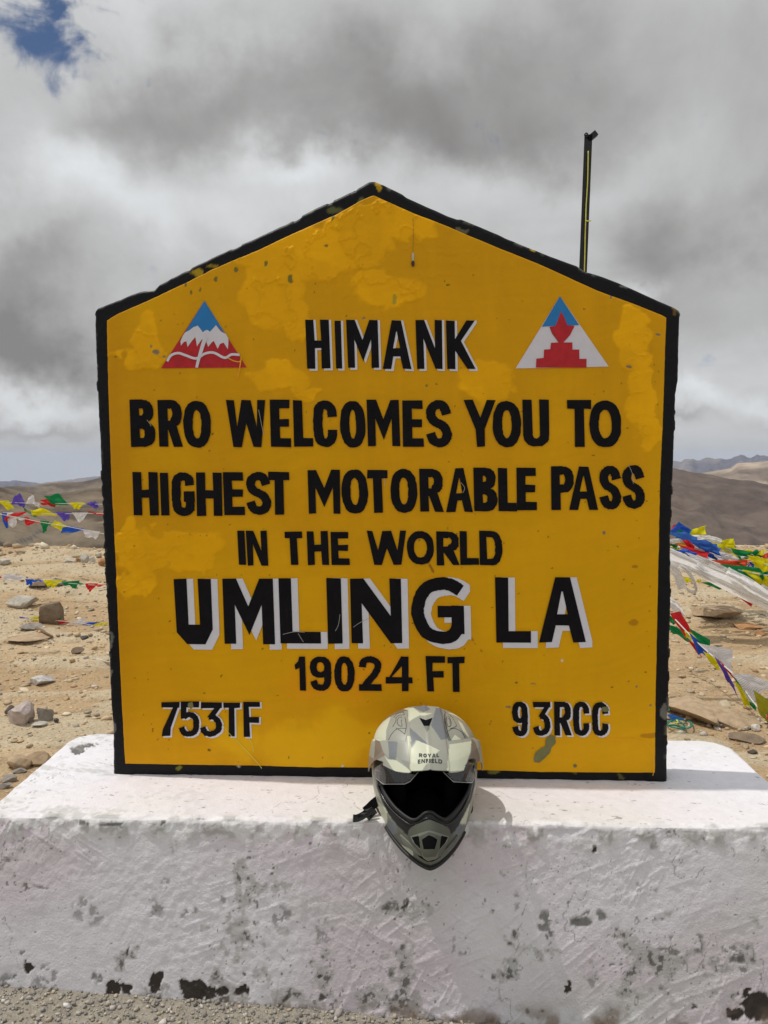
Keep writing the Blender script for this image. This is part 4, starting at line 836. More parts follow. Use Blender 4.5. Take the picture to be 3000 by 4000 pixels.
CAMO = [(CREAM, [(675, 185), (735, 180), (800, 232), (932, 236), (870, 262), (800, 262), (740, 290), (680, 335)]),
 (CREAM, [(500, 235), (470, 330), (440, 420), (435, 530), (290, 540), (320, 440), (400, 320)]), (SLATE, [(730, 175), (780, 145), (870, 155), (915, 195), (840, 228)]),
 (CREAM, [(662, 485), (700, 485), (712, 620), (770, 530), (900, 580), (1015, 640), (985, 668), (890, 760), (820, 870), (700, 880), (690, 700)]),
 (SLATE, [(975, 180), (1045, 190), (1075, 400), (1112, 512), (1030, 527), (975, 440), (920, 370)]), (SLATE, [(692, 390), (905, 585), (755, 525), (710, 615)]),
 (CREAM, [(420, 700), (460, 735), (548, 745), (700, 855), (700, 880), (530, 865), (500, 830)]), (SAGE * .85, [(555, 560), (640, 560), (705, 870), (620, 775), (545, 705)]), (SLATE, [(458, 537), (562, 545), (545, 740), (470, 737)]),
 (CREAM, [(1120, 575), (1358, 540), (1350, 650), (1280, 855), (1095, 870)]), (CREAM, [(1210, 310), (1260, 350), (1345, 515), (1270, 430)]), (CREAM, [(1140, 530), (1180, 470), (1250, 520)]), (SLATE, [(1230, 400), (1270, 440), (1320, 505), (1280, 500)]),
 (BROWN, [(320, 520), (372, 545), (400, 640), (305, 730)]), (BROWN * 1.25, [(305, 730), (400, 640), (432, 692), (330, 745), (240, 890), (240, 690)]), (BROWN, [(1360, 505), (1400, 550), (1450, 700), (1455, 880), (1400, 740), (1285, 850), (1355, 650)]),
 (CREAM, [(290, 1000), (345, 1180), (445, 1290), (450, 1405), (440, 1445), (370, 1340), (280, 1150)]), (SLATE, [(450, 1402), (545, 1420), (562, 1530), (515, 1550), (445, 1470)]), (CREAM, [(1400, 1050), (1350, 1180), (1300, 1440), (1235, 1432), (1290, 1250), (1380, 1100)]),
 (SLATE * .9, [(1232, 1440), (1305, 1448), (1200, 1620), (1165, 1540)]), (CREAM * .9, [(600, 1655), (720, 1712), (735, 1800), (640, 1740)]), (SAGE_SHADE, [(560, 1540), (610, 1620), (600, 1660), (540, 1590), (510, 1550)])]
BLACKZ = [(320, 860), (335, 1050), (390, 1205), (460, 1335), (550, 1450), (675, 1578), (690, 1500), (760, 1440), (900, 1390), (1040, 1440), (1113, 1490), (1130, 1572), (1210, 1480), (1290, 1330), (1360, 1180), (1400, 1000), (1405, 860)]
PORT = [(372, 800), (392, 1010), (430, 1110), (530, 1250), (670, 1365), (760, 1385), (860, 1312), (930, 1308), (1010, 1360), (1090, 1378), (1210, 1265), (1320, 1110), (1372, 990), (1390, 800)]
def camo_colors(P, front):
    x, y = hproj(P)
    # voronoi patches for the sides and back that the photograph does not show
    rgv = np.random.default_rng(8); pts = rgv.uniform(-1, 1, (60, 3)) * np.array([.14, .2, .15]) + np.array([HX, HY, HZ + .13]); pal = np.array([CREAM, SAGE, SLATE, BROWN, SAGE, CREAM])
    pc = pal[rgv.integers(0, 6, 60)]; F_ = P.reshape(-1, 3); best = np.argmin(((F_[:, None, :] - pts[None]) ** 2).sum(-1), 1); C = pc[best].reshape(P.shape)
    fr = front
    low = sst(y, 1250, 1500)
    C = np.where(fr[..., None], SAGE * (1 - low[..., None]) + SAGE_SHADE * low[..., None], C)  # sage darkens downward: shade towards the chin is put into the colour
    for c, poly in CAMO:
        C = np.where((fr & inpoly(x, y, poly))[..., None], c, C)
    return C
def build_helmet():
    root = empty('helmet', (HX, HY, HZ), 'grey, cream and brown camouflage motorcycle helmet with a peak, leaning against the sign', 'helmet')
    nt_, np_ = 190, 380
    T, PH = np.meshgrid(np.linspace(0, .999, nt_), np.linspace(0, 2 * math.pi, np_, endpoint=False), indexing='ij')
    P = shell_pts(T, PH); front = (P[..., 1] < HY + .03)
    x, y = hproj(P)
    C = camo_colors(P, front)
    bz = front & inpoly(x, y, BLACKZ); C = np.where(bz[..., None], BLK, C)
    rim = T < .022; C = np.where(rim[..., None], BLK, C)
    # raised flutes on the chin bar
    F = gridF(nt_, np_, True); full = BVHTree.FromPolygons([tuple(v) for v in P.reshape(-1, 3)], [tuple(map(int, f)) for f in F])
    # cheek step: black port surround sits 3 mm in
    cen = np.array([HX, HY, HZ + .12]); dirn = P - cen; dirn /= np.linalg.norm(dirn, axis=-1)[..., None]
    P2 = P - dirn * (bz * .003)[..., None]
    inside = (front & inpoly(x, y, PORT)).reshape(-1)
    keep = ~inside[F].any(1)
    me = mesh('shell', P2, F[keep], True, C); sh = link('shell', me, M['helmet'], root)
    # liner
    T2, PH2 = np.meshgrid(np.linspace(0, .999, 60), np.linspace(0, 2 * math.pi, 90, endpoint=False), indexing='ij')
    Pl = shell_pts(T2, PH2, .93); xl, yl = hproj(Pl); ins = ((Pl[..., 1] < HY + .02) & inpoly(xl, yl, [(a, b) for a, b in PORT])).reshape(-1)
    Fl = gridF(60, 90, True); link('liner', mesh('liner', Pl, Fl[~ins[Fl].any(1)], True), M['hliner'], root)
    # cheek pads inside the port
    for sgn in (-1, 1):
        pts = [hw(sgn * .062, .03, .01), hw(sgn * .066, .035, .05), hw(sgn * .072, .03, .10)]
        tube('cheek_pad', catmull(pts, 4), [.020] * 4 + [.022] * 5, M['hliner'], root, 14)
    Tn, Pn = np.meshgrid(np.linspace(0, 1, 14), np.linspace(0, 2 * math.pi, 90, endpoint=False), indexing='ij')
    ringp = shell_pts(np.full_like(Tn, .05), Pn, .92); cc_ = hw(0, .0, .03); Pd = ringp * (1 - Tn[..., None]) + cc_ * Tn[..., None]; Pd[..., 2] += .012 * np.sin(Tn * 9)
    link('bottom_dark_cap', mesh('bottom_dark_cap', Pd, gridF(14, 90, True), True), M['hliner'], root)  # dark cap added across the bottom so the port stays black
    def cast(ax, ay, off=0.0, bvh=full):
        d = ray(*hp(ax, ay)); h, nn, i, ds = bvh.ray_cast(CAM, d)
        if h is None:
            h, nn, i, ds = bvh.find_nearest(CAM + d * 1.85)
        if nn.dot(d) > 0: nn = -nn
        return h + nn * off, nn
    def surf_patch(name, poly, off, mt, par, step=16, skirt=.004, bvh=full, shapes=None, off_fn=None):
        shapes = shapes or [[poly]]
        vs, es = [], []
        for s_ in shapes:
            for ct in s_:
                D = []
                for i in range(len(ct)):
                    a, b = np.array(ct[i]), np.array(ct[(i + 1) % len(ct)]); q = max(1, int(np.linalg.norm(b - a) / step))
                    D += [tuple(a + (b - a) * j / q) for j in range(q)]
                bs = len(vs); vs += D; es += [(bs + i, bs + (i + 1) % len(D)) for i in range(len(D))]
        allc = np.array(vs); gx, gy = np.meshgrid(np.arange(allc[:, 0].min(), allc[:, 0].max(), step), np.arange(allc[:, 1].min(), allc[:, 1].max(), step))
        ins_ = np.zeros(gx.shape, bool)
        for s_ in shapes:
            r_ = np.zeros(gx.shape, bool)
            for ct in s_: r_ ^= inpoly(gx, gy, ct)
            ins_ |= r_
        vs2 = [Vector(v) for v in vs] + [Vector((float(a), float(b))) for a, b in zip(gx[ins_], gy[ins_])]
        V, E, F_, *_ = delaunay_2d_cdt(vs2, es, [], 0, 1e-5)
        cenq = np.array([[sum(V[i].x for i in f) / 3, sum(V[i].y for i in f) / 3] for f in F_]); kp = np.zeros(len(F_), bool)
        for s_ in shapes:
            r_ = np.zeros(len(F_), bool)
            for ct in s_: r_ ^= inpoly(cenq[:, 0], cenq[:, 1], ct)
            kp |= r_
        F_ = [tuple(f) for f, q in zip(F_, kp) if q]; W = []; Nn = []
        for v in V:
            o_ = off if off_fn is None else off_fn(v.x, v.y); h, nn = cast(v.x, v.y, o_, bvh); W.append(h); Nn.append(nn)
        if skirt:
            from collections import Counter
            cnt = Counter(); 
            for f in F_:
                for i in range(3): cnt[tuple(sorted((f[i], f[(i + 1) % 3])))] += 1
            mp = {}
            for f in list(F_):
                for i in range(3):
                    a, b = f[i], f[(i + 1) % 3]
                    if cnt[tuple(sorted((a, b)))] == 1:
                        for q in (a, b):
                            if q not in mp: mp[q] = len(W); W.append(W[q] - Nn[q] * skirt)
                        F_.append((b, a, mp[a], mp[b]))
        me = mesh(name, [tuple(w) for w in W], F_, False); return link(name, me, mt, par)
    # port gasket and second ridge
    lo = [(380, 900), (392, 1010), (430, 1110), (530, 1250), (670, 1365), (760, 1388), (860, 1316), (930, 1310), (1010, 1362), (1090, 1380), (1210, 1265), (1310, 1110), (1352, 990), (1362, 900)]
    gp_ = catmull([cast(a, b, .0)[0][:] for a, b in lo], 5); tube('port_gasket', gp_, .0042, M['hrubber'], root, 10)
    lo2 = [(345, 960), (368, 1080), (440, 1215), (540, 1330), (640, 1410), (700, 1440), (770, 1425), (900, 1370), (1030, 1425), (1100, 1440), (1180, 1390), (1270, 1270), (1335, 1120), (1366, 985)]
    tube('port_ridge', catmull([cast(a, b, -.001)[0][:] for a, b in lo2], 5), .0026, M['hblack'], root, 8)
    # bottom edge trim
    rimp = [tuple(shell_pts(np.array(0.0), np.array(a))) for a in np.linspace(0, 2 * math.pi, 90, endpoint=False)]
    tube('edge_trim', rimp, .0045, M['hrubber'], root, 8, True)
    # chin vent housing
    housing = [(690, 1500), (760, 1440), (900, 1390), (1040, 1440), (1112, 1490), (1135, 1575), (1050, 1700), (980, 1770), (905, 1785), (850, 1760), (760, 1680), (680, 1575)]
    M['hchin'] = mat('matte_shaded_sage_paint', (.10, .105, .08), .38, .05, 60, .05, 900, .0003, .4)  # chin vent tone has the shade at the chin darkened into it
    M['hchinl'] = mat('matte_light_grey_paint', (.20, .21, .175), .38, .05, 60, .05, 900, .0003, .4)
    hs = surf_patch('chin_vent', None, .006, M['hchin'], root, 14, .008, shapes=[[housing]], off_fn=lambda a, b: .003 + .010 * math.exp(-((a - 905) / 120) ** 2))
    fn = lambda o_: (lambda a, b: o_ + .003 + .010 * math.exp(-((a - 905) / 120) ** 2))
    surf_patch('vent_frame', None, 0, M['hchinl'], hs, 12, .003, shapes=[[[(715, 1560), (905, 1500), (1095, 1560), (1080, 1610), (985, 1700), (955, 1765), (905, 1785), (865, 1760), (840, 1700), (745, 1620)]]], off_fn=fn(.0025))
    for ct in ([(735, 1568), (808, 1552), (850, 1690), (770, 1630)], [(1010, 1552), (1082, 1568), (1050, 1625), (980, 1690)]):
        surf_patch('vent_grille', None, 0, M['hliner'], hs, 12, 0, shapes=[[ct]], off_fn=fn(.0034))
    surf_patch('vent_rib', None, 0, M['hchin'], hs, 10, .002, shapes=[[[(905, 1515), (1000, 1560), (980, 1690), (940, 1745), (875, 1745), (840, 1690), (815, 1560)], [(905, 1545), (845, 1590), (868, 1680), (940, 1680), (965, 1590)]]], off_fn=fn(.0048))
    surf_patch('vent_dark_sheet', None, 0, M['hliner'], hs, 10, 0, shapes=[[[(905, 1540), (848, 1590), (868, 1684), (940, 1684), (968, 1590)]]], off_fn=fn(.0042))  # dark sheet put in for the shade inside the vent hole
    # scoops either side of the vent, left one lighter, and the dark slot below
    surf_patch('chin_flute', None, .004, M['hchinl'], root, 12, .004, shapes=[[[(598, 1545), (660, 1600), (740, 1670), (820, 1740), (905, 1785), (905, 1800), (800, 1760), (700, 1690), (630, 1620)]]])
    surf_patch('chin_flute', None, .004, M['hchin'], root, 12, .004, shapes=[[[(1200, 1545), (1150, 1610), (1080, 1690), (1000, 1755), (905, 1785), (905, 1800), (1010, 1775), (1110, 1700), (1180, 1620)]]])
    surf_patch('chin_slot', None, .0012, M['hliner'], root, 12, 0, shapes=[[[(745, 1715), (830, 1775), (905, 1805), (990, 1770), (1060, 1722), (1020, 1790), (940, 1835), (880, 1838), (800, 1790)]]])
    # ---- peak
    net = [[(-.104, -.02, .236), (-.094, -.015, .25), (-.078, -.01, .262), (-.058, -.01, .272), (-.038, -.012, .280), (0, -.015, .284)],
           [(-.116, .004, .215), (-.106, .012, .232), (-.090, .025, .248), (-.066, .037, .262), (-.043, .045, .273), (0, .048, .277)],
           [(-.129, .020, .185), (-.125, .038, .204), (-.112, .062, .219), (-.080, .090, .234), (-.045, .106, .246), (0, .110, .250)],
           [(-.136, .030, .150), (-.131, .060, .178), (-.117, .088, .196), (-.078, .132, .203), (-.042, .152, .212), (0, .157, .216)],
           [(-.138, .038, .112), (-.134, .075, .140), (-.120, .106, .163), (-.076, .168, .166), (-.040, .190, .170), (0, .196, .174)]]
    net = np.array([r_ + [(-a, b, c) for a, b, c in r_[-2::-1]] for r_ in net])
    def up(A, n_): 
        return np.array([catmull(list(row), n_) for row in A])
    A = up(net, 22); A = np.transpose(up(np.transpose(A, (1, 0, 2)), 34), (1, 0, 2))
    nr, nc = A.shape[:2]; v = np.linspace(0, 1, nr)[:, None]; xx = A[..., 0]
    spw = .040 + .006 * v; A[..., 2] += .0055 * sst(spw - np.abs(xx), 0, .004); A[..., 2] += .002 * np.exp(-(xx / .004) ** 2)
    Pk = hw(A[..., 0], A[..., 1], A[..., 2]); x, y = hproj(Pk)
    shape = [(668, 60), (1052, 60), (1075, 400), (1118, 540), (1180, 560), (1250, 540), (1360, 508), (1390, 540), (1440, 690), (1452, 905), (1405, 745), (1385, 735), (1260, 852), (930, 895), (530, 868), (400, 765), (320, 742), (248, 895), (240, 700), (295, 545), (320, 522), (380, 520), (460, 535), (640, 535), (668, 400)]
    shape = [(668, 60), (1052, 60), (1075, 400), (1118, 535), (1250, 525), (1385, 500), (1500, 560), (1500, 1000), (1440, 900), (1405, 745), (1385, 732), (1340, 740), (1300, 800), (1240, 1000), (420, 1000), (395, 762), (330, 742), (300, 760), (250, 900), (150, 900), (150, 560), (300, 515), (460, 530), (640, 535), (668, 400)]
    F = gridF(nr, nc); ok = inpoly(x, y, shape).reshape(-1); keep = ok[F].all(1)
    C = camo_colors(Pk, np.ones(x.shape, bool))
    used = np.unique(F[keep]); remap = -np.ones(nr * nc, int); remap[used] = np.arange(len(used))
    me = mesh('peak', Pk.reshape(-1, 3)[used], remap[F[keep]], True, C.reshape(-1, 3)[used]); pk = link('peak', me, M['helmet'], root)
    md = pk.modifiers.new('thickness', 'SOLIDIFY'); md.thickness = .003; md.offset = 1
    allP = np.concatenate([P.reshape(-1, 3), Pk.reshape(-1, 3)]); F0 = gridF(nt_, np_, True)
    comb = BVHTree.FromPolygons([tuple(q) for q in allP], [tuple(map(int, f)) for f in F0] + [tuple(int(i) + nt_ * np_ for i in f) for f in F[keep]])
    # top intake and panel gaps
    surf_patch('intake_dark_sheet', None, .0009, M['hliner'], pk, 12, 0, bvh=comb, shapes=[[[(795, 288), (865, 314), (938, 290), (905, 376), (845, 376)]]])  # flat dark sheet stands for the shaded recess of the intake
    surf_patch('intake_scoop', None, .0009, M['hchinl'], pk, 12, 0, bvh=comb, shapes=[[[(845, 378), (905, 378), (878, 440)]]])
    for gl in ([(622, 225), (645, 300), (655, 380), (640, 465)], [(520, 285), (560, 245), (618, 228), (632, 255), (580, 262), (540, 290)], [(465, 525), (500, 460), (545, 415), (600, 400), (655, 405)], [(545, 400), (590, 425), (640, 465)], [(510, 385), (540, 330), (545, 290)], [(610, 285), (580, 282), (560, 310), (560, 350), (590, 378), (610, 370), (600, 320), (612, 310)],
               [(1058, 205), (1080, 230), (1130, 262), (1158, 292)], [(1095, 275), (1090, 300), (1100, 370), (1125, 380), (1140, 350), (1130, 300), (1110, 268)], [(1105, 290), (1125, 310), (1128, 350)], [(1160, 300), (1195, 375), (1130, 405)], [(1110, 430), (1150, 405), (1200, 410), (1260, 450), (1290, 510)], [(1060, 205), (1070, 300), (1105, 450), (1135, 530)], [(860, 405), (905, 410)]):
        try: tube('panel_gap', catmull([cast(a, b, .0002, comb)[0][:] for a, b in gl], 5), .00075, M['hgroove'], root, 5)
        except Exception as ex: print('gap', ex)
    # printed name on the peak
    def word(text, x0, x1, y0, y1, arc_):
        n_ = len(text); widths = {'I': .45, 'L': .8, 'E': .85, 'F': .8, 'O': 1.15, 'Y': 1.1, 'A': 1.15, 'D': 1.2, 'N': 1.1, 'R': 1.1}; tot = sum(widths[c] for c in text) + .26 * (n_ - 1); s_ = (x1 - x0) / tot; cx_ = x0; shp = []
        for i, c in enumerate(text):
            w_ = widths[c] * s_; big = 1.15 if i in (0, n_ - 1) else 1.0; h_ = (y1 - y0) * big
            for s3 in glyph(c, w_, h_, 12 if c != 'I' else w_):
                shp.append([[(cx_ + p[0] * w_, y1 - p[1] * (y1 - y0) + (arc_ * ((cx_ + p[0] * w_ - (x0 + x1) / 2) / ((x1 - x0) / 2)) ** 2)) for p in ct] for ct in s3])
            cx_ += w_ + .26 * s_
        return shp
    surf_patch('lettering', None, .0007, M['logo'], pk, 30, 0, bvh=comb, shapes=word('ROYAL', 792, 1008, 676, 716, -5))
    surf_patch('lettering', None, .0007, M['logo'], pk, 30, 0, bvh=comb, shapes=word('ENFIELD', 780, 1042, 730, 774, 10))
    # ---- clear shield, raised, showing under both sides of the peak
    T3, PH3 = np.meshgrid(np.linspace(.15, .72, 90), np.linspace(-1.75, 1.75, 200), indexing='ij'); Ps = shell_pts(T3, PH3)
    d3 = Ps - cen; d3 /= np.linalg.norm(d3, axis=-1)[..., None]; Ps = Ps + d3 * .0085; x, y = hproj(Ps)
    sp_ = [(270, 700), (1430, 700), (1418, 870), (1400, 930), (1365, 988), (1165, 978), (1055, 870), (785, 870), (695, 975), (640, 1002), (405, 1003), (330, 945), (285, 860)]
    ok = inpoly(x, y, sp_).reshape(-1); Fs_ = gridF(90, 200); kp = ok[Fs_].all(1); used = np.unique(Fs_[kp]); remap = -np.ones(90 * 200, int); remap[used] = np.arange(len(used))
    def gl(nt, b, sc, noise):
        N, L = nt.nodes, nt.links; tr = N.new('ShaderNodeBsdfTransparent'); tr.inputs[0].default_value = (.80, .78, .76, 1); gs = N.new('ShaderNodeBsdfGlossy'); gs.inputs['Roughness'].default_value = .03
        fr = N.new('ShaderNodeFresnel'); fr.inputs['IOR'].default_value = 1.9; mx = N.new('ShaderNodeMixShader'); L.new(fr.outputs[0], mx.inputs[0]); L.new(tr.outputs[0], mx.inputs[1]); L.new(gs.outputs[0], mx.inputs[2])
        L.new(mx.outputs[0], N['Material Output'].inputs[0])
    M['shield'] = mat('smoked_clear_shield', (.5, .5, .5), .05, 0, 10, 0, extra=gl)
    link('shield', mesh('shield', Ps.reshape(-1, 3)[used], remap[Fs_[kp]], True), M['shield'], root)
    M['shieldedge'] = mat('shield_edge', (.45, .44, .43), .2, .02, 10, 0)
    sb = BVHTree.FromPolygons([tuple(q) for q in Ps.reshape(-1, 3)], [tuple(map(int, f)) for f in Fs_])
    for e_ in ([(300, 880), (335, 945), (405, 1003), (640, 1002), (695, 975), (785, 872)], [(1055, 872), (1165, 978), (1365, 988), (1400, 930)]):
        tube('shield_edge', [cast(a, b, 0, sb)[0][:] for a, b in e_], .0011, M['shieldedge'], root, 6)
    # ---- chin strap with its buckle, lying on the plinth at the left
    def strip(name, pts, w, th, mt, par):
        V, F_ = [], []; n_ = len(pts); Pp = [Vector(p) for p in pts]
        for i in range(n_):
            t = (Pp[min(i + 1, n_ - 1)] - Pp[max(i - 1, 0)]).normalized(); a = t.cross((Pp[i] - CAM).normalized()).normalized(); nn = t.cross(a)
            for q, r_ in ((-1, -1), (1, -1), (1, 1), (-1, 1)): V.append(Pp[i] + a * q * w / 2 + nn * r_ * th / 2)
        F_ = [tuple(map(int, f)) for f in gridF(n_, 4, True)] + [(3, 2, 1, 0), tuple((n_ - 1) * 4 + q for q in range(4))]
        return link(name, mesh(name, [tuple(q) for q in V], F_, False), mt, par)
    def sp(a, b, z): return PZ(*hp(a, b), PZT + z)
    st = strip('strap', catmull([PY(*hp(350, 1180), -.22)[:], sp(305, 1215, .030)[:], sp(260, 1260, .022)[:], sp(215, 1300, .018)[:]], 6), .024, .003, M['hliner'], root)
    strip('strap_fold', catmull([sp(330, 1290, .02)[:], sp(300, 1310, .016)[:], sp(255, 1355, .010)[:], sp(235, 1375, .006)[:]], 5), .014, .004, M['hblack'], st)
    bk = strip('buckle', catmull([sp(285, 1290, .024)[:], sp(225, 1318, .020)[:], sp(170, 1352, .014)[:], sp(120, 1372, .012)[:], sp(82, 1372, .014)[:]], 5), .018, .005, M['hblack'], root)
    tube('buckle_pin', [sp(200, 1290, .028)[:], sp(240, 1290, .030)[:], sp(285, 1262, .032)[:]], .0035, M['hrubber'], bk, 6)
    tube('buckle_pin', [sp(165, 1330, .026)[:], sp(215, 1330, .026)[:], sp(262, 1300, .028)[:]], .0035, M['hrubber'], bk, 6)
build_helmet()

# ------------------------------------------------------------------ iron post behind the sign
def build_post():
    Yp = 2.3
    a = PY(2278, 1053, Yp); t = PY(2299, 525, Yp); u = (t - a).normalized(); b = a - u * ((a.z) / u.z) - u * .1
    root = empty('iron_post', (b.x, b.y, 0), "tall thin black iron post with a short arm, behind the sign's right roof slope", 'post')
    w = .043; th = .006
    def lbar(p0, p1, w, name, par, x=Vector((1, 0, 0)), y=Vector((0, 1, 0))):
        prof = [(-w / 2, 0), (w / 2, 0), (w / 2, w), (w / 2 - th, w), (w / 2 - th, th), (-w / 2, th)]
        V = [p + x * q + y * r_ for p in (p0, p1) for q, r_ in prof]; n_ = 6
        F = [(i, (i + 1) % n_, n_ + (i + 1) % n_, n_ + i) for i in range(n_)] + [tuple(range(n_))[::-1], tuple(range(n_, 2 * n_))]
        return link(name, mesh(name, [tuple(v) for v in V], F, False), M['iron'], par)
    lbar(b, t, w, 'upright', root)
    q = PY(2331, 516, Yp); q2 = PY(2296, 545, Yp); d = (q - q2).normalized()
    yv = Vector((0, 1, 0)); xv = yv.cross(d).normalized()
    lbar(q2, q, .030, 'arm', root, xv, yv)
    ring = [PY(2290 + 6 * math.cos(R(a_)), 527 + 7 * math.sin(R(a_)), Yp - .004) for a_ in range(0, 360, 30)]
    tube('eyelet', ring, .004, M['iron'], root, 6, True)
    pts = [PY(x, y, Yp - .012 + .004 * (i % 2)) for i, (x, y) in enumerate([(2298, 590), (2297, 650), (2295, 720), (2290, 800), (2288, 862), (2286, 920), (2285, 980), (2283, 1053), (2279, 1200)])]
    c = tube('yellow_cord', catmull([p[:] for p in pts], 4), .0030, M['ycord']); tag(c, 'thin yellow cord tied along the black iron post', 'cord')
    o = tube('cord_end', [PY(2287, 862, Yp - .014), PY(2296, 864, Yp - .016), PY(2308, 862, Yp - .012)], .0035, M['ycord'], c, 6)
build_post()

# ------------------------------------------------------------------ prayer flags
frg = random.Random(99)
def flag(name, quad, Y, color, par, amp=.02, n=16, dY=(0, 0, 0, 0), ground=False, grow=1.22):
    qx_, qy_ = sum(p[0] for p in quad) / 4, sum(p[1] for p in quad) / 4; quad = [(qx_ + (p[0] - qx_) * grow, qy_ + (p[1] - qy_) * (grow + .08)) for p in quad]
    seed = frg.random() * 100; P = [PY(sx, sy, Y + dY[i]) for i, (sx, sy) in enumerate(quad)]
    V, UV = [], []; size = ((P[1] - P[0]).length + (P[3] - P[0]).length) / 2
    for j in range(n):
        v = j / (n - 1)
        for i in range(n):
            u = i / (n - 1)
            p = P[0] * (1 - u) * (1 - v) + P[1] * u * (1 - v) + P[2] * u * v + P[3] * (1 - u) * v
            w = math.sin(u * 7 + v * 3 + seed) * .6 + math.sin(u * 3.1 - v * 8 + seed * 2) * .4
            e = v ** .6
            ragged = (frg.random() - .5) * size * .03 if (j == n - 1) else 0
            bulge = math.sin(u * math.pi) * v * (1 - v) * size * .25 * math.sin(seed)
            V.append((p.x + ragged + .10 * amp * math.sin(v * 9 + seed) * e, p.y + w * amp * e, p.z + ragged + .35 * amp * math.cos(u * 8 + seed) * e + bulge)); UV.append((u, v))
    return link(name, mesh(name, V, gridF(n, n), True, uv=UV), FC[color], par)
def flag_string(label, rope, Y0, Y1, flags, conv, group, r=.004, amp=.02, lift=0, name='prayer_flag_string', cordmat='cord'):
    R_ = [conv(p) for p in rope]; n_ = len(R_); pts = []
    for i, (sx, sy) in enumerate(R_): pts.append(PY(sx, sy, Y0 + (Y1 - Y0) * i / (n_ - 1)))
    root = empty(name, tuple(pts[n_ // 2]), label, 'prayer flags', group)
    tube('rope', catmull([p[:] for p in pts], 6), r, M[cordmat], root, 6)
    x0, x1 = R_[0][0], R_[-1][0]
    for col, quad, *ex in flags:
        q = [conv(p) for p in quad]; cxm = sum(p[0] for p in q) / 4; t = (cxm - x0) / (x1 - x0); off = ex[0] if ex else 0
        Yf = Y0 + (Y1 - Y0) * min(max(t, 0), 1) + off
        flag('flag', q, Yf, col, root, amp)
        if amp == .04 and frg.random() < .75:           # the bundle is several layers deep
            sx_, sy_ = frg.uniform(-18, 22), frg.uniform(-4, 12)
            flag('flag', [(a + sx_, b + sy_) for a, b in q[::-1]], Yf + frg.uniform(.06, .16), frg.choice(['white', 'white', 'blue', 'yellow', 'green', 'red', 'lblue', 'white']), root, amp)
    return root
cl = lambda p: (p[0] * .2939, 1850 + p[1] * .2939)
GL = 'strings of prayer flags left of the sign'
flag_string('uppermost string of prayer flags left of the sign, with a large green flag blown upwards', [(-60, 380), (300, 390), (700, 396), (1100, 404), (1450, 408)], 6.6, 6.2,
  [('yellow', [(0, 375), (110, 370), (175, 445), (110, 462)]), ('purple', [(165, 395), (325, 395), (255, 285), (195, 310)]), ('purple', [(235, 395), (330, 400), (320, 440), (270, 432)]), ('white', [(350, 390), (470, 392), (440, 295), (400, 310)]), ('white', [(440, 392), (525, 395), (515, 440), (480, 425)]), ('red', [(545, 360), (640, 345), (725, 395), (715, 435)]),
   ('red', [(545, 392), (720, 392), (715, 430), (580, 410)]), ('green', [(700, 400), (885, 405), (770, 285), (610, 318)]), ('yellow', [(945, 395), (1115, 392), (1050, 460), (1000, 455)]), ('purple', [(1155, 408), (1325, 410), (1255, 375), (1220, 378)]), ('purple', [(1165, 408), (1290, 410), (1310, 445), (1270, 452)])], cl, GL, .0032)
flag_string('second string of prayer flags from the top, left of the sign, level across', [(-60, 535), (300, 538), (700, 536), (1100, 530), (1450, 532)], 6.4, 6.0,
  [('green', [(325, 460), (340, 505), (490, 545), (440, 562)]), ('yellow', [(450, 545), (730, 552), (590, 470), (425, 490)]), ('purple', [(760, 525), (930, 525), (905, 600), (860, 610)]), ('white', [(975, 532), (1150, 532), (1085, 620), (1040, 632)]), ('red', [(1170, 490), (1210, 520), (1345, 530), (1345, 552)]), ('white', [(50, 520), (160, 520), (150, 545), (40, 545)])], cl, GL, .0032)
flag_string('third sagging string of prayer flags left of the sign, running down to the right', [(-60, 530), (60, 550), (330, 600), (540, 645), (900, 705), (1200, 765), (1450, 815)], 6.0, 5.6,
  [('blue', [(30, 545), (90, 545), (100, 700), (60, 690)]), ('red', [(80, 575), (160, 540), (330, 520), (90, 620)]), ('white', [(105, 580), (210, 585), (200, 690), (125, 690)]), ('white', [(200, 585), (325, 600), (320, 615), (210, 600)]), ('red', [(330, 590), (375, 590), (410, 660), (345, 685)]), ('red', [(400, 630), (520, 635), (520, 645), (400, 665)]),
   ('green', [(540, 642), (640, 650), (610, 755), (570, 765)]), ('green', [(630, 655), (695, 655), (690, 675), (635, 670)]), ('yellow', [(690, 690), (740, 640), (900, 705), (800, 750)]), ('blue', [(850, 720), (940, 710), (1110, 748), (825, 785)]), ('white', [(1120, 755), (1310, 780), (1270, 850), (1150, 830)])], cl, GL, .0032)
flag_string('lone string of prayer flags hanging just above the sand at left', [(-60, 1360), (330, 1412), (600, 1430), (840, 1450), (1130, 1475), (1450, 1490)], 5.3, 5.1,
  [('red', [(-20, 1360), (20, 1370), (10, 1390), (-20, 1385)]), ('white', [(60, 1345), (160, 1340), (320, 1395), (60, 1412)]), ('blue', [(345, 1410), (440, 1412), (420, 1470), (370, 1465)]), ('blue', [(430, 1415), (560, 1418), (550, 1428), (440, 1432)]), ('yellow', [(600, 1425), (825, 1420), (720, 1500), (650, 1490)]), ('green', [(840, 1445), (1040, 1430), (1000, 1510), (880, 1475)]), ('green', [(1020, 1440), (1120, 1465), (1110, 1475), (1030, 1465)]), ('red', [(1145, 1470), (1290, 1470), (1200, 1560), (1170, 1530)]), ('red', [(1270, 1475), (1400, 1475), (1390, 1488), (1270, 1495)])], cl, GL, .0028)
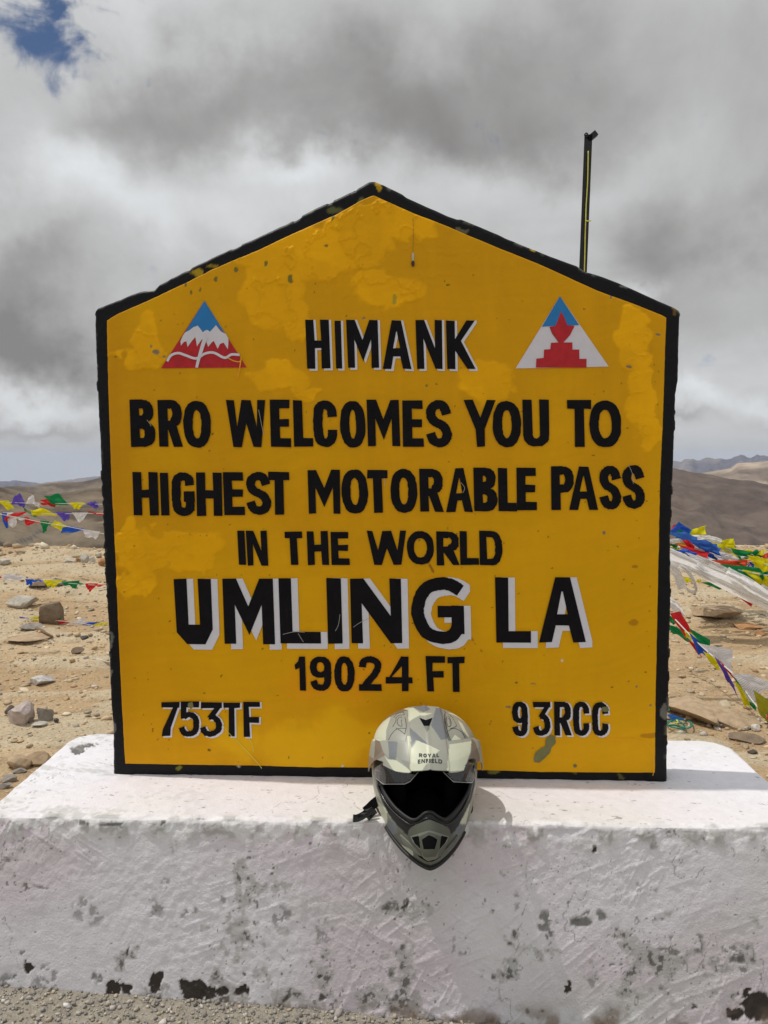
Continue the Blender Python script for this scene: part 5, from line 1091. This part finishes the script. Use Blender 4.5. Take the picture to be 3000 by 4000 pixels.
flag_string('string of prayer flags lying along the sand at left, partly under the brown block', [(250, 1925), (420, 1935), (560, 1950), (760, 1955), (960, 1975), (1200, 2010), (1450, 2040)], 4.35, 4.15,
  [('purple', [(262, 1905), (300, 1910), (395, 1935), (290, 1945)]), ('yellow', [(410, 1915), (510, 1905), (515, 1955), (425, 1955)]), ('green', [(780, 1925), (820, 1920), (820, 1950), (780, 1950)]), ('red', [(735, 1935), (800, 1945), (965, 1965), (800, 1982)]), ('white', [(965, 1970), (1110, 1930), (1140, 1985), (1010, 2005)]), ('blue', [(1050, 2030), (1180, 1985), (1310, 1990), (1180, 2060)]), ('yellow', [(1175, 2045), (1300, 1995), (1415, 2000), (1330, 2100)])], cl, GL, .0025, .012)
cr = lambda p: (2580 + p[0] * .3165, 1750 + p[1] * .3165)
GR = 'strings of prayer flags right of the sign'
flag_string('uppermost string in the flag bundle right of the sign, blue and yellow flags', [(60, 1040), (300, 1080), (640, 1170), (900, 1260), (1200, 1330), (1420, 1370)], 4.9, 4.5,
  [('blue', [(120, 1050), (235, 935), (390, 1020), (330, 1075)]), ('yellow', [(372, 1078), (400, 1015), (548, 980), (520, 1078)]), ('green', [(130, 1135), (240, 1090), (345, 1045), (250, 1125)], -.05), ('yellow', [(640, 1182), (820, 1140), (905, 1140), (890, 1275)]), ('white', [(690, 1228), (860, 1262), (970, 1335), (740, 1310)]), ('green', [(895, 1252), (1140, 1290), (1205, 1335), (970, 1345)]),
   ('green', [(1130, 1300), (1180, 1262), (1240, 1310), (1190, 1345)]), ('yellow', [(1200, 1315), (1240, 1275), (1295, 1265), (1270, 1335)]), ('orange', [(1240, 1340), (1340, 1298), (1340, 1380), (1280, 1370)]), ('navy', [(860, 1330), (1100, 1372), (1090, 1400), (960, 1395)]), ('blue', [(1180, 1375), (1340, 1375), (1340, 1400), (1220, 1392)]), ('white', [(430, 1090), (600, 1085), (740, 1150), (500, 1160)], -.03), ('blue', [(560, 1180), (700, 1190), (730, 1260), (600, 1260)], .02), ('white', [(1000, 1340), (1110, 1350), (1120, 1395), (1010, 1390)], -.02), ('red', [(1060, 1330), (1150, 1340), (1160, 1365), (1070, 1360)], .03)], cr, GR, .005, .04)
flag_string('middle string in the flag bundle right of the sign, light blue and red flags', [(60, 1160), (300, 1190), (560, 1270), (900, 1400), (1100, 1400), (1420, 1460)], 4.5, 4.2,
  [('lblue', [(120, 1062), (300, 1050), (430, 1120), (420, 1185)]), ('lblue', [(380, 1150), (560, 1150), (720, 1250), (640, 1285)]), ('lblue', [(420, 1190), (680, 1200), (715, 1330), (560, 1290)]), ('blue', [(500, 1290), (690, 1290), (700, 1385), (520, 1370)]), ('white', [(120, 1130), (280, 1120), (290, 1180), (120, 1175)]), ('green', [(120, 1190), (205, 1190), (210, 1225), (120, 1225)]), ('amber', [(205, 1175), (330, 1180), (425, 1250), (260, 1230)], -.05), ('red', [(285, 1148), (350, 1150), (430, 1240), (380, 1250)], -.08), ('red', [(210, 1205), (330, 1225), (575, 1305), (500, 1330)], -.10),
   ('yellow', [(120, 1222), (240, 1240), (335, 1272), (120, 1255)]), ('white', [(690, 1330), (940, 1390), (920, 1420), (720, 1370)]), ('orange', [(590, 1388), (900, 1395), (1080, 1405), (780, 1475)], -.1), ('orange', [(960, 1400), (1060, 1390), (1090, 1430), (1040, 1460)], -.12), ('blue', [(1090, 1388), (1120, 1400), (1160, 1445), (1100, 1470)]), ('yellow', [(1100, 1350), (1340, 1395), (1340, 1540), (1230, 1530)]), ('white', [(140, 1250), (300, 1270), (380, 1370), (200, 1340)], .05), ('white', [(740, 1290), (880, 1320), (960, 1380), (800, 1360)], .03), ('green', [(560, 1340), (660, 1360), (700, 1400), (600, 1390)], .02), ('white', [(1000, 1420), (1200, 1440), (1240, 1500), (1060, 1480)], .04)], cr, GR, .005, .04)
flag_string('lower string in the flag bundle right of the sign, with printed white and yellow flags', [(60, 1250), (360, 1320), (600, 1390), (800, 1455), (1050, 1525), (1420, 1590)], 4.1, 3.8,
  [('blue', [(190, 1262), (430, 1292), (440, 1330), (330, 1310)]), ('blue', [(330, 1300), (400, 1330), (425, 1425), (350, 1380)]), ('white', [(360, 1318), (600, 1390), (840, 1480), (690, 1575)]), ('green', [(800, 1455), (1190, 1490), (1260, 1560), (1240, 1655)]), ('green', [(1240, 1545), (1340, 1525), (1340, 1572), (1270, 1568)]), ('yellow', [(1045, 1525), (1340, 1575), (1340, 1715), (1180, 1640)]), ('red', [(965, 1598), (1080, 1595), (1240, 1665), (1130, 1675)], .1)], cr, GR, .005, .04)
flag_string('short string with one green and one red flag over the sand right of the sign', [(240, 1600), (540, 1670), (850, 1755), (1160, 1925)], 4.9, 4.4,
  [('yellow', [(280, 1598), (385, 1608), (375, 1655), (300, 1648)]), ('yellow', [(455, 1628), (500, 1628), (495, 1662), (460, 1660)]), ('green', [(535, 1668), (770, 1662), (840, 1752), (700, 1725)]), ('red', [(855, 1752), (950, 1758), (1145, 1912), (1085, 1928)])], cr, GR, .003, .02)
def scarf(label, pts, Y, w0, w1, dY=0):         # long blowing scarf: strip along a path given in pixels
    C = catmull([np.array(cr(p)) for p in pts], 10); n_ = len(C); V, UV = [], []; m_ = 14
    s_ = frg.random() * 50
    for i in range(n_):
        t = i / (n_ - 1); tn = C[min(i + 1, n_ - 1)] - C[max(i - 1, 0)]; tn /= np.linalg.norm(tn); nn = np.array([-tn[1], tn[0]]); w = (w0 + (w1 - w0) * t) * .3165 * 1.15 * (1 + .15 * math.sin(t * 9 + s_))
        for j in range(m_):
            v = j / (m_ - 1) - .5; p = C[i] + nn * v * w; yy = Y + dY * t - nn[1] * v * w * (Y + 2.15) / FP * 1.1 + .025 * math.sin(v * 9 + t * 5 + s_) + .012 * math.sin(v * 23 - t * 9 + s_)
            V.append(PY(p[0], p[1], yy)[:]); UV.append((t, v + .5))
    o = link('scarf', mesh('scarf', V, gridF(n_, m_), True, uv=UV), FC['scarf']); return tag(o, label, 'scarf', 'white offering scarves blowing right of the sign')
scarf('billowing white scarf at the top of the flag bundle, below the small yellow flag', [(330, 1120), (480, 1110), (620, 1115), (750, 1160)], 4.6, 60, 50)
scarf('widest white scarf running down to the right edge beneath the printed flags', [(80, 1330), (350, 1430), (620, 1560), (900, 1690), (1180, 1850), (1400, 1960)], 3.95, 170, 150, -.4)
scarf('second long white scarf streaming above the widest one to the right edge', [(820, 1520), (980, 1600), (1150, 1720), (1400, 1880)], 3.7, 90, 120, -.2)
scarf('short white scarf flying near the right edge under the printed yellow flag', [(960, 1620), (1120, 1680), (1250, 1720), (1400, 1750)], 4.0, 40, 100)
scarf('wide white scarf bulging behind the flags at the middle of the bundle', [(120, 1290), (330, 1330), (560, 1400), (760, 1470)], 4.3, 90, 120)
scarf('white scarf showing between the blue and yellow flags of the bundle', [(560, 1190), (700, 1230), (860, 1290), (1010, 1350)], 4.75, 60, 60)
scarf('thin white scarf lowest of the long ones, over the sand', [(440, 1440), (640, 1590), (860, 1720), (1100, 1850)], 3.8, 60, 40)
scarf('crumpled white scarf hanging close beside the right edge of the sign', [(100, 1420), (190, 1530), (240, 1640), (270, 1740)], 3.9, 110, 90)
scarf('narrow looped white ribbon hanging near the crumpled scarf', [(230, 1455), (330, 1520), (400, 1620), (440, 1740), (420, 1775), (350, 1762), (300, 1700)], 3.8, 45, 22)
scarf('white scarf at the start of the sloping flag rope, close to the sign edge', [(90, 1880), (160, 1930), (220, 2010), (280, 2090)], 2.9, 100, 80)
cb = lambda p: (2550 + p[0] * .2939, 2350 + p[1] * .2939)
flag_string('sloping rope of prayer flags right of the sign, running steeply down to the right edge', [(150, 120), (260, 200), (500, 450), (700, 640), (860, 780), (1100, 1000), (1340, 1340), (1600, 1600)], 2.9, 1.75,
  [('green', [(200, 180), (255, 200), (300, 290), (200, 260)]), ('red', [(255, 190), (370, 168), (510, 400), (430, 440)]), ('red', [(250, 215), (320, 300), (480, 470), (400, 420)], .02), ('green', [(200, 320), (330, 355), (505, 530), (280, 420)], .05), ('yellow', [(430, 400), (520, 425), (520, 500), (450, 465)], -.03), ('green', [(510, 388), (745, 512), (735, 620), (640, 565)]), ('blue', [(505, 450), (640, 560), (722, 690), (610, 670)], -.03), ('red', [(480, 530), (550, 570), (645, 712), (590, 670)]),
   ('white', [(650, 590), (740, 610), (1040, 895), (880, 770)]), ('white', [(735, 608), (1035, 660), (1035, 885), (880, 760)]), ('yellow', [(690, 690), (860, 775), (885, 900), (790, 840)], -.03), ('purple', [(848, 785), (960, 880), (1115, 1215), (960, 990)], -.04), ('red', [(870, 785), (960, 860), (1095, 1000), (1060, 1010)], -.05), ('white', [(1095, 990), (1270, 985), (1560, 1090), (1370, 1220)]), ('white', [(1100, 1000), (1260, 1110), (1375, 1235), (1310, 1335)], -.03),
   ('green', [(1080, 1000), (1130, 1050), (1295, 1335), (1225, 1280)], -.05), ('yellow', [(1100, 1095), (1150, 1130), (1295, 1340), (1230, 1368)], -.06), ('green', [(1280, 1338), (1345, 1360), (1385, 1430), (1330, 1425)], -.05), ('olive', [(1365, 1235), (1580, 1370), (1620, 1700), (1420, 1460)], -.03), ('red', [(1520, 1510), (1580, 1530), (1580, 1580), (1522, 1560)], -.08)], cb, GR, .004, .018)
# coil of cord on the ground
Yc = float(PZ(*cb((380, 1700)), 0).y)
root = empty('cord_coil', tuple(gp(*cb((380, 1650)), .0)), 'tangled coil of green cord on the sand at the right edge of the sign', 'cord')
for pts, mt in (([(180, 1640), (260, 1575), (380, 1570), (480, 1590), (525, 1640), (470, 1680), (380, 1665), (260, 1640), (180, 1655)], 'gcord'), ([(180, 1600), (300, 1585), (380, 1610), (430, 1670), (400, 1690), (300, 1675), (200, 1650)], 'gcord'), ([(200, 1520), (300, 1560), (330, 1610), (250, 1625)], 'ycord'), ([(210, 1370), (225, 1420), (215, 1450)], 'gcord')):
    P_ = [gp(*cb(p), .015 + .01 * (i % 3)) for i, p in enumerate(pts)]; tube('cord', catmull([p[:] for p in P_], 6), .004, M[mt], root, 6)
bl_ = flag('rag', [cb((200, 1510)), cb((260, 1500)), cb((400, 1555)), cb((260, 1560))], Yc, 'lblue', root, .008)

# ------------------------------------------------------------------ mountain air
def build_haze():
    import bmesh
    bm = bmesh.new(); bmesh.ops.create_cube(bm, size=1.0)
    for v in bm.verts: v.co = (v.co.x * 48000, v.co.y * 50000 , (-960 if v.co.z < 0 else 190))
    me = bpy.data.meshes.new('haze'); bm.to_mesh(me); bm.free()
    m_ = bpy.data.materials.new('mountain_air'); m_.use_nodes = True; nt = m_.node_tree; nt.nodes.remove(nt.nodes['Principled BSDF'])
    v = nt.nodes.new('ShaderNodeVolumePrincipled'); v.inputs['Density'].default_value = 2.6e-5; v.inputs['Color'].default_value = (.66, .76, .98, 1); v.inputs['Anisotropy'].default_value = .2
    nt.links.new(v.outputs[0], nt.nodes['Material Output'].inputs['Volume'])
    tag(link('haze', me, m_), kind='stuff')
build_haze()
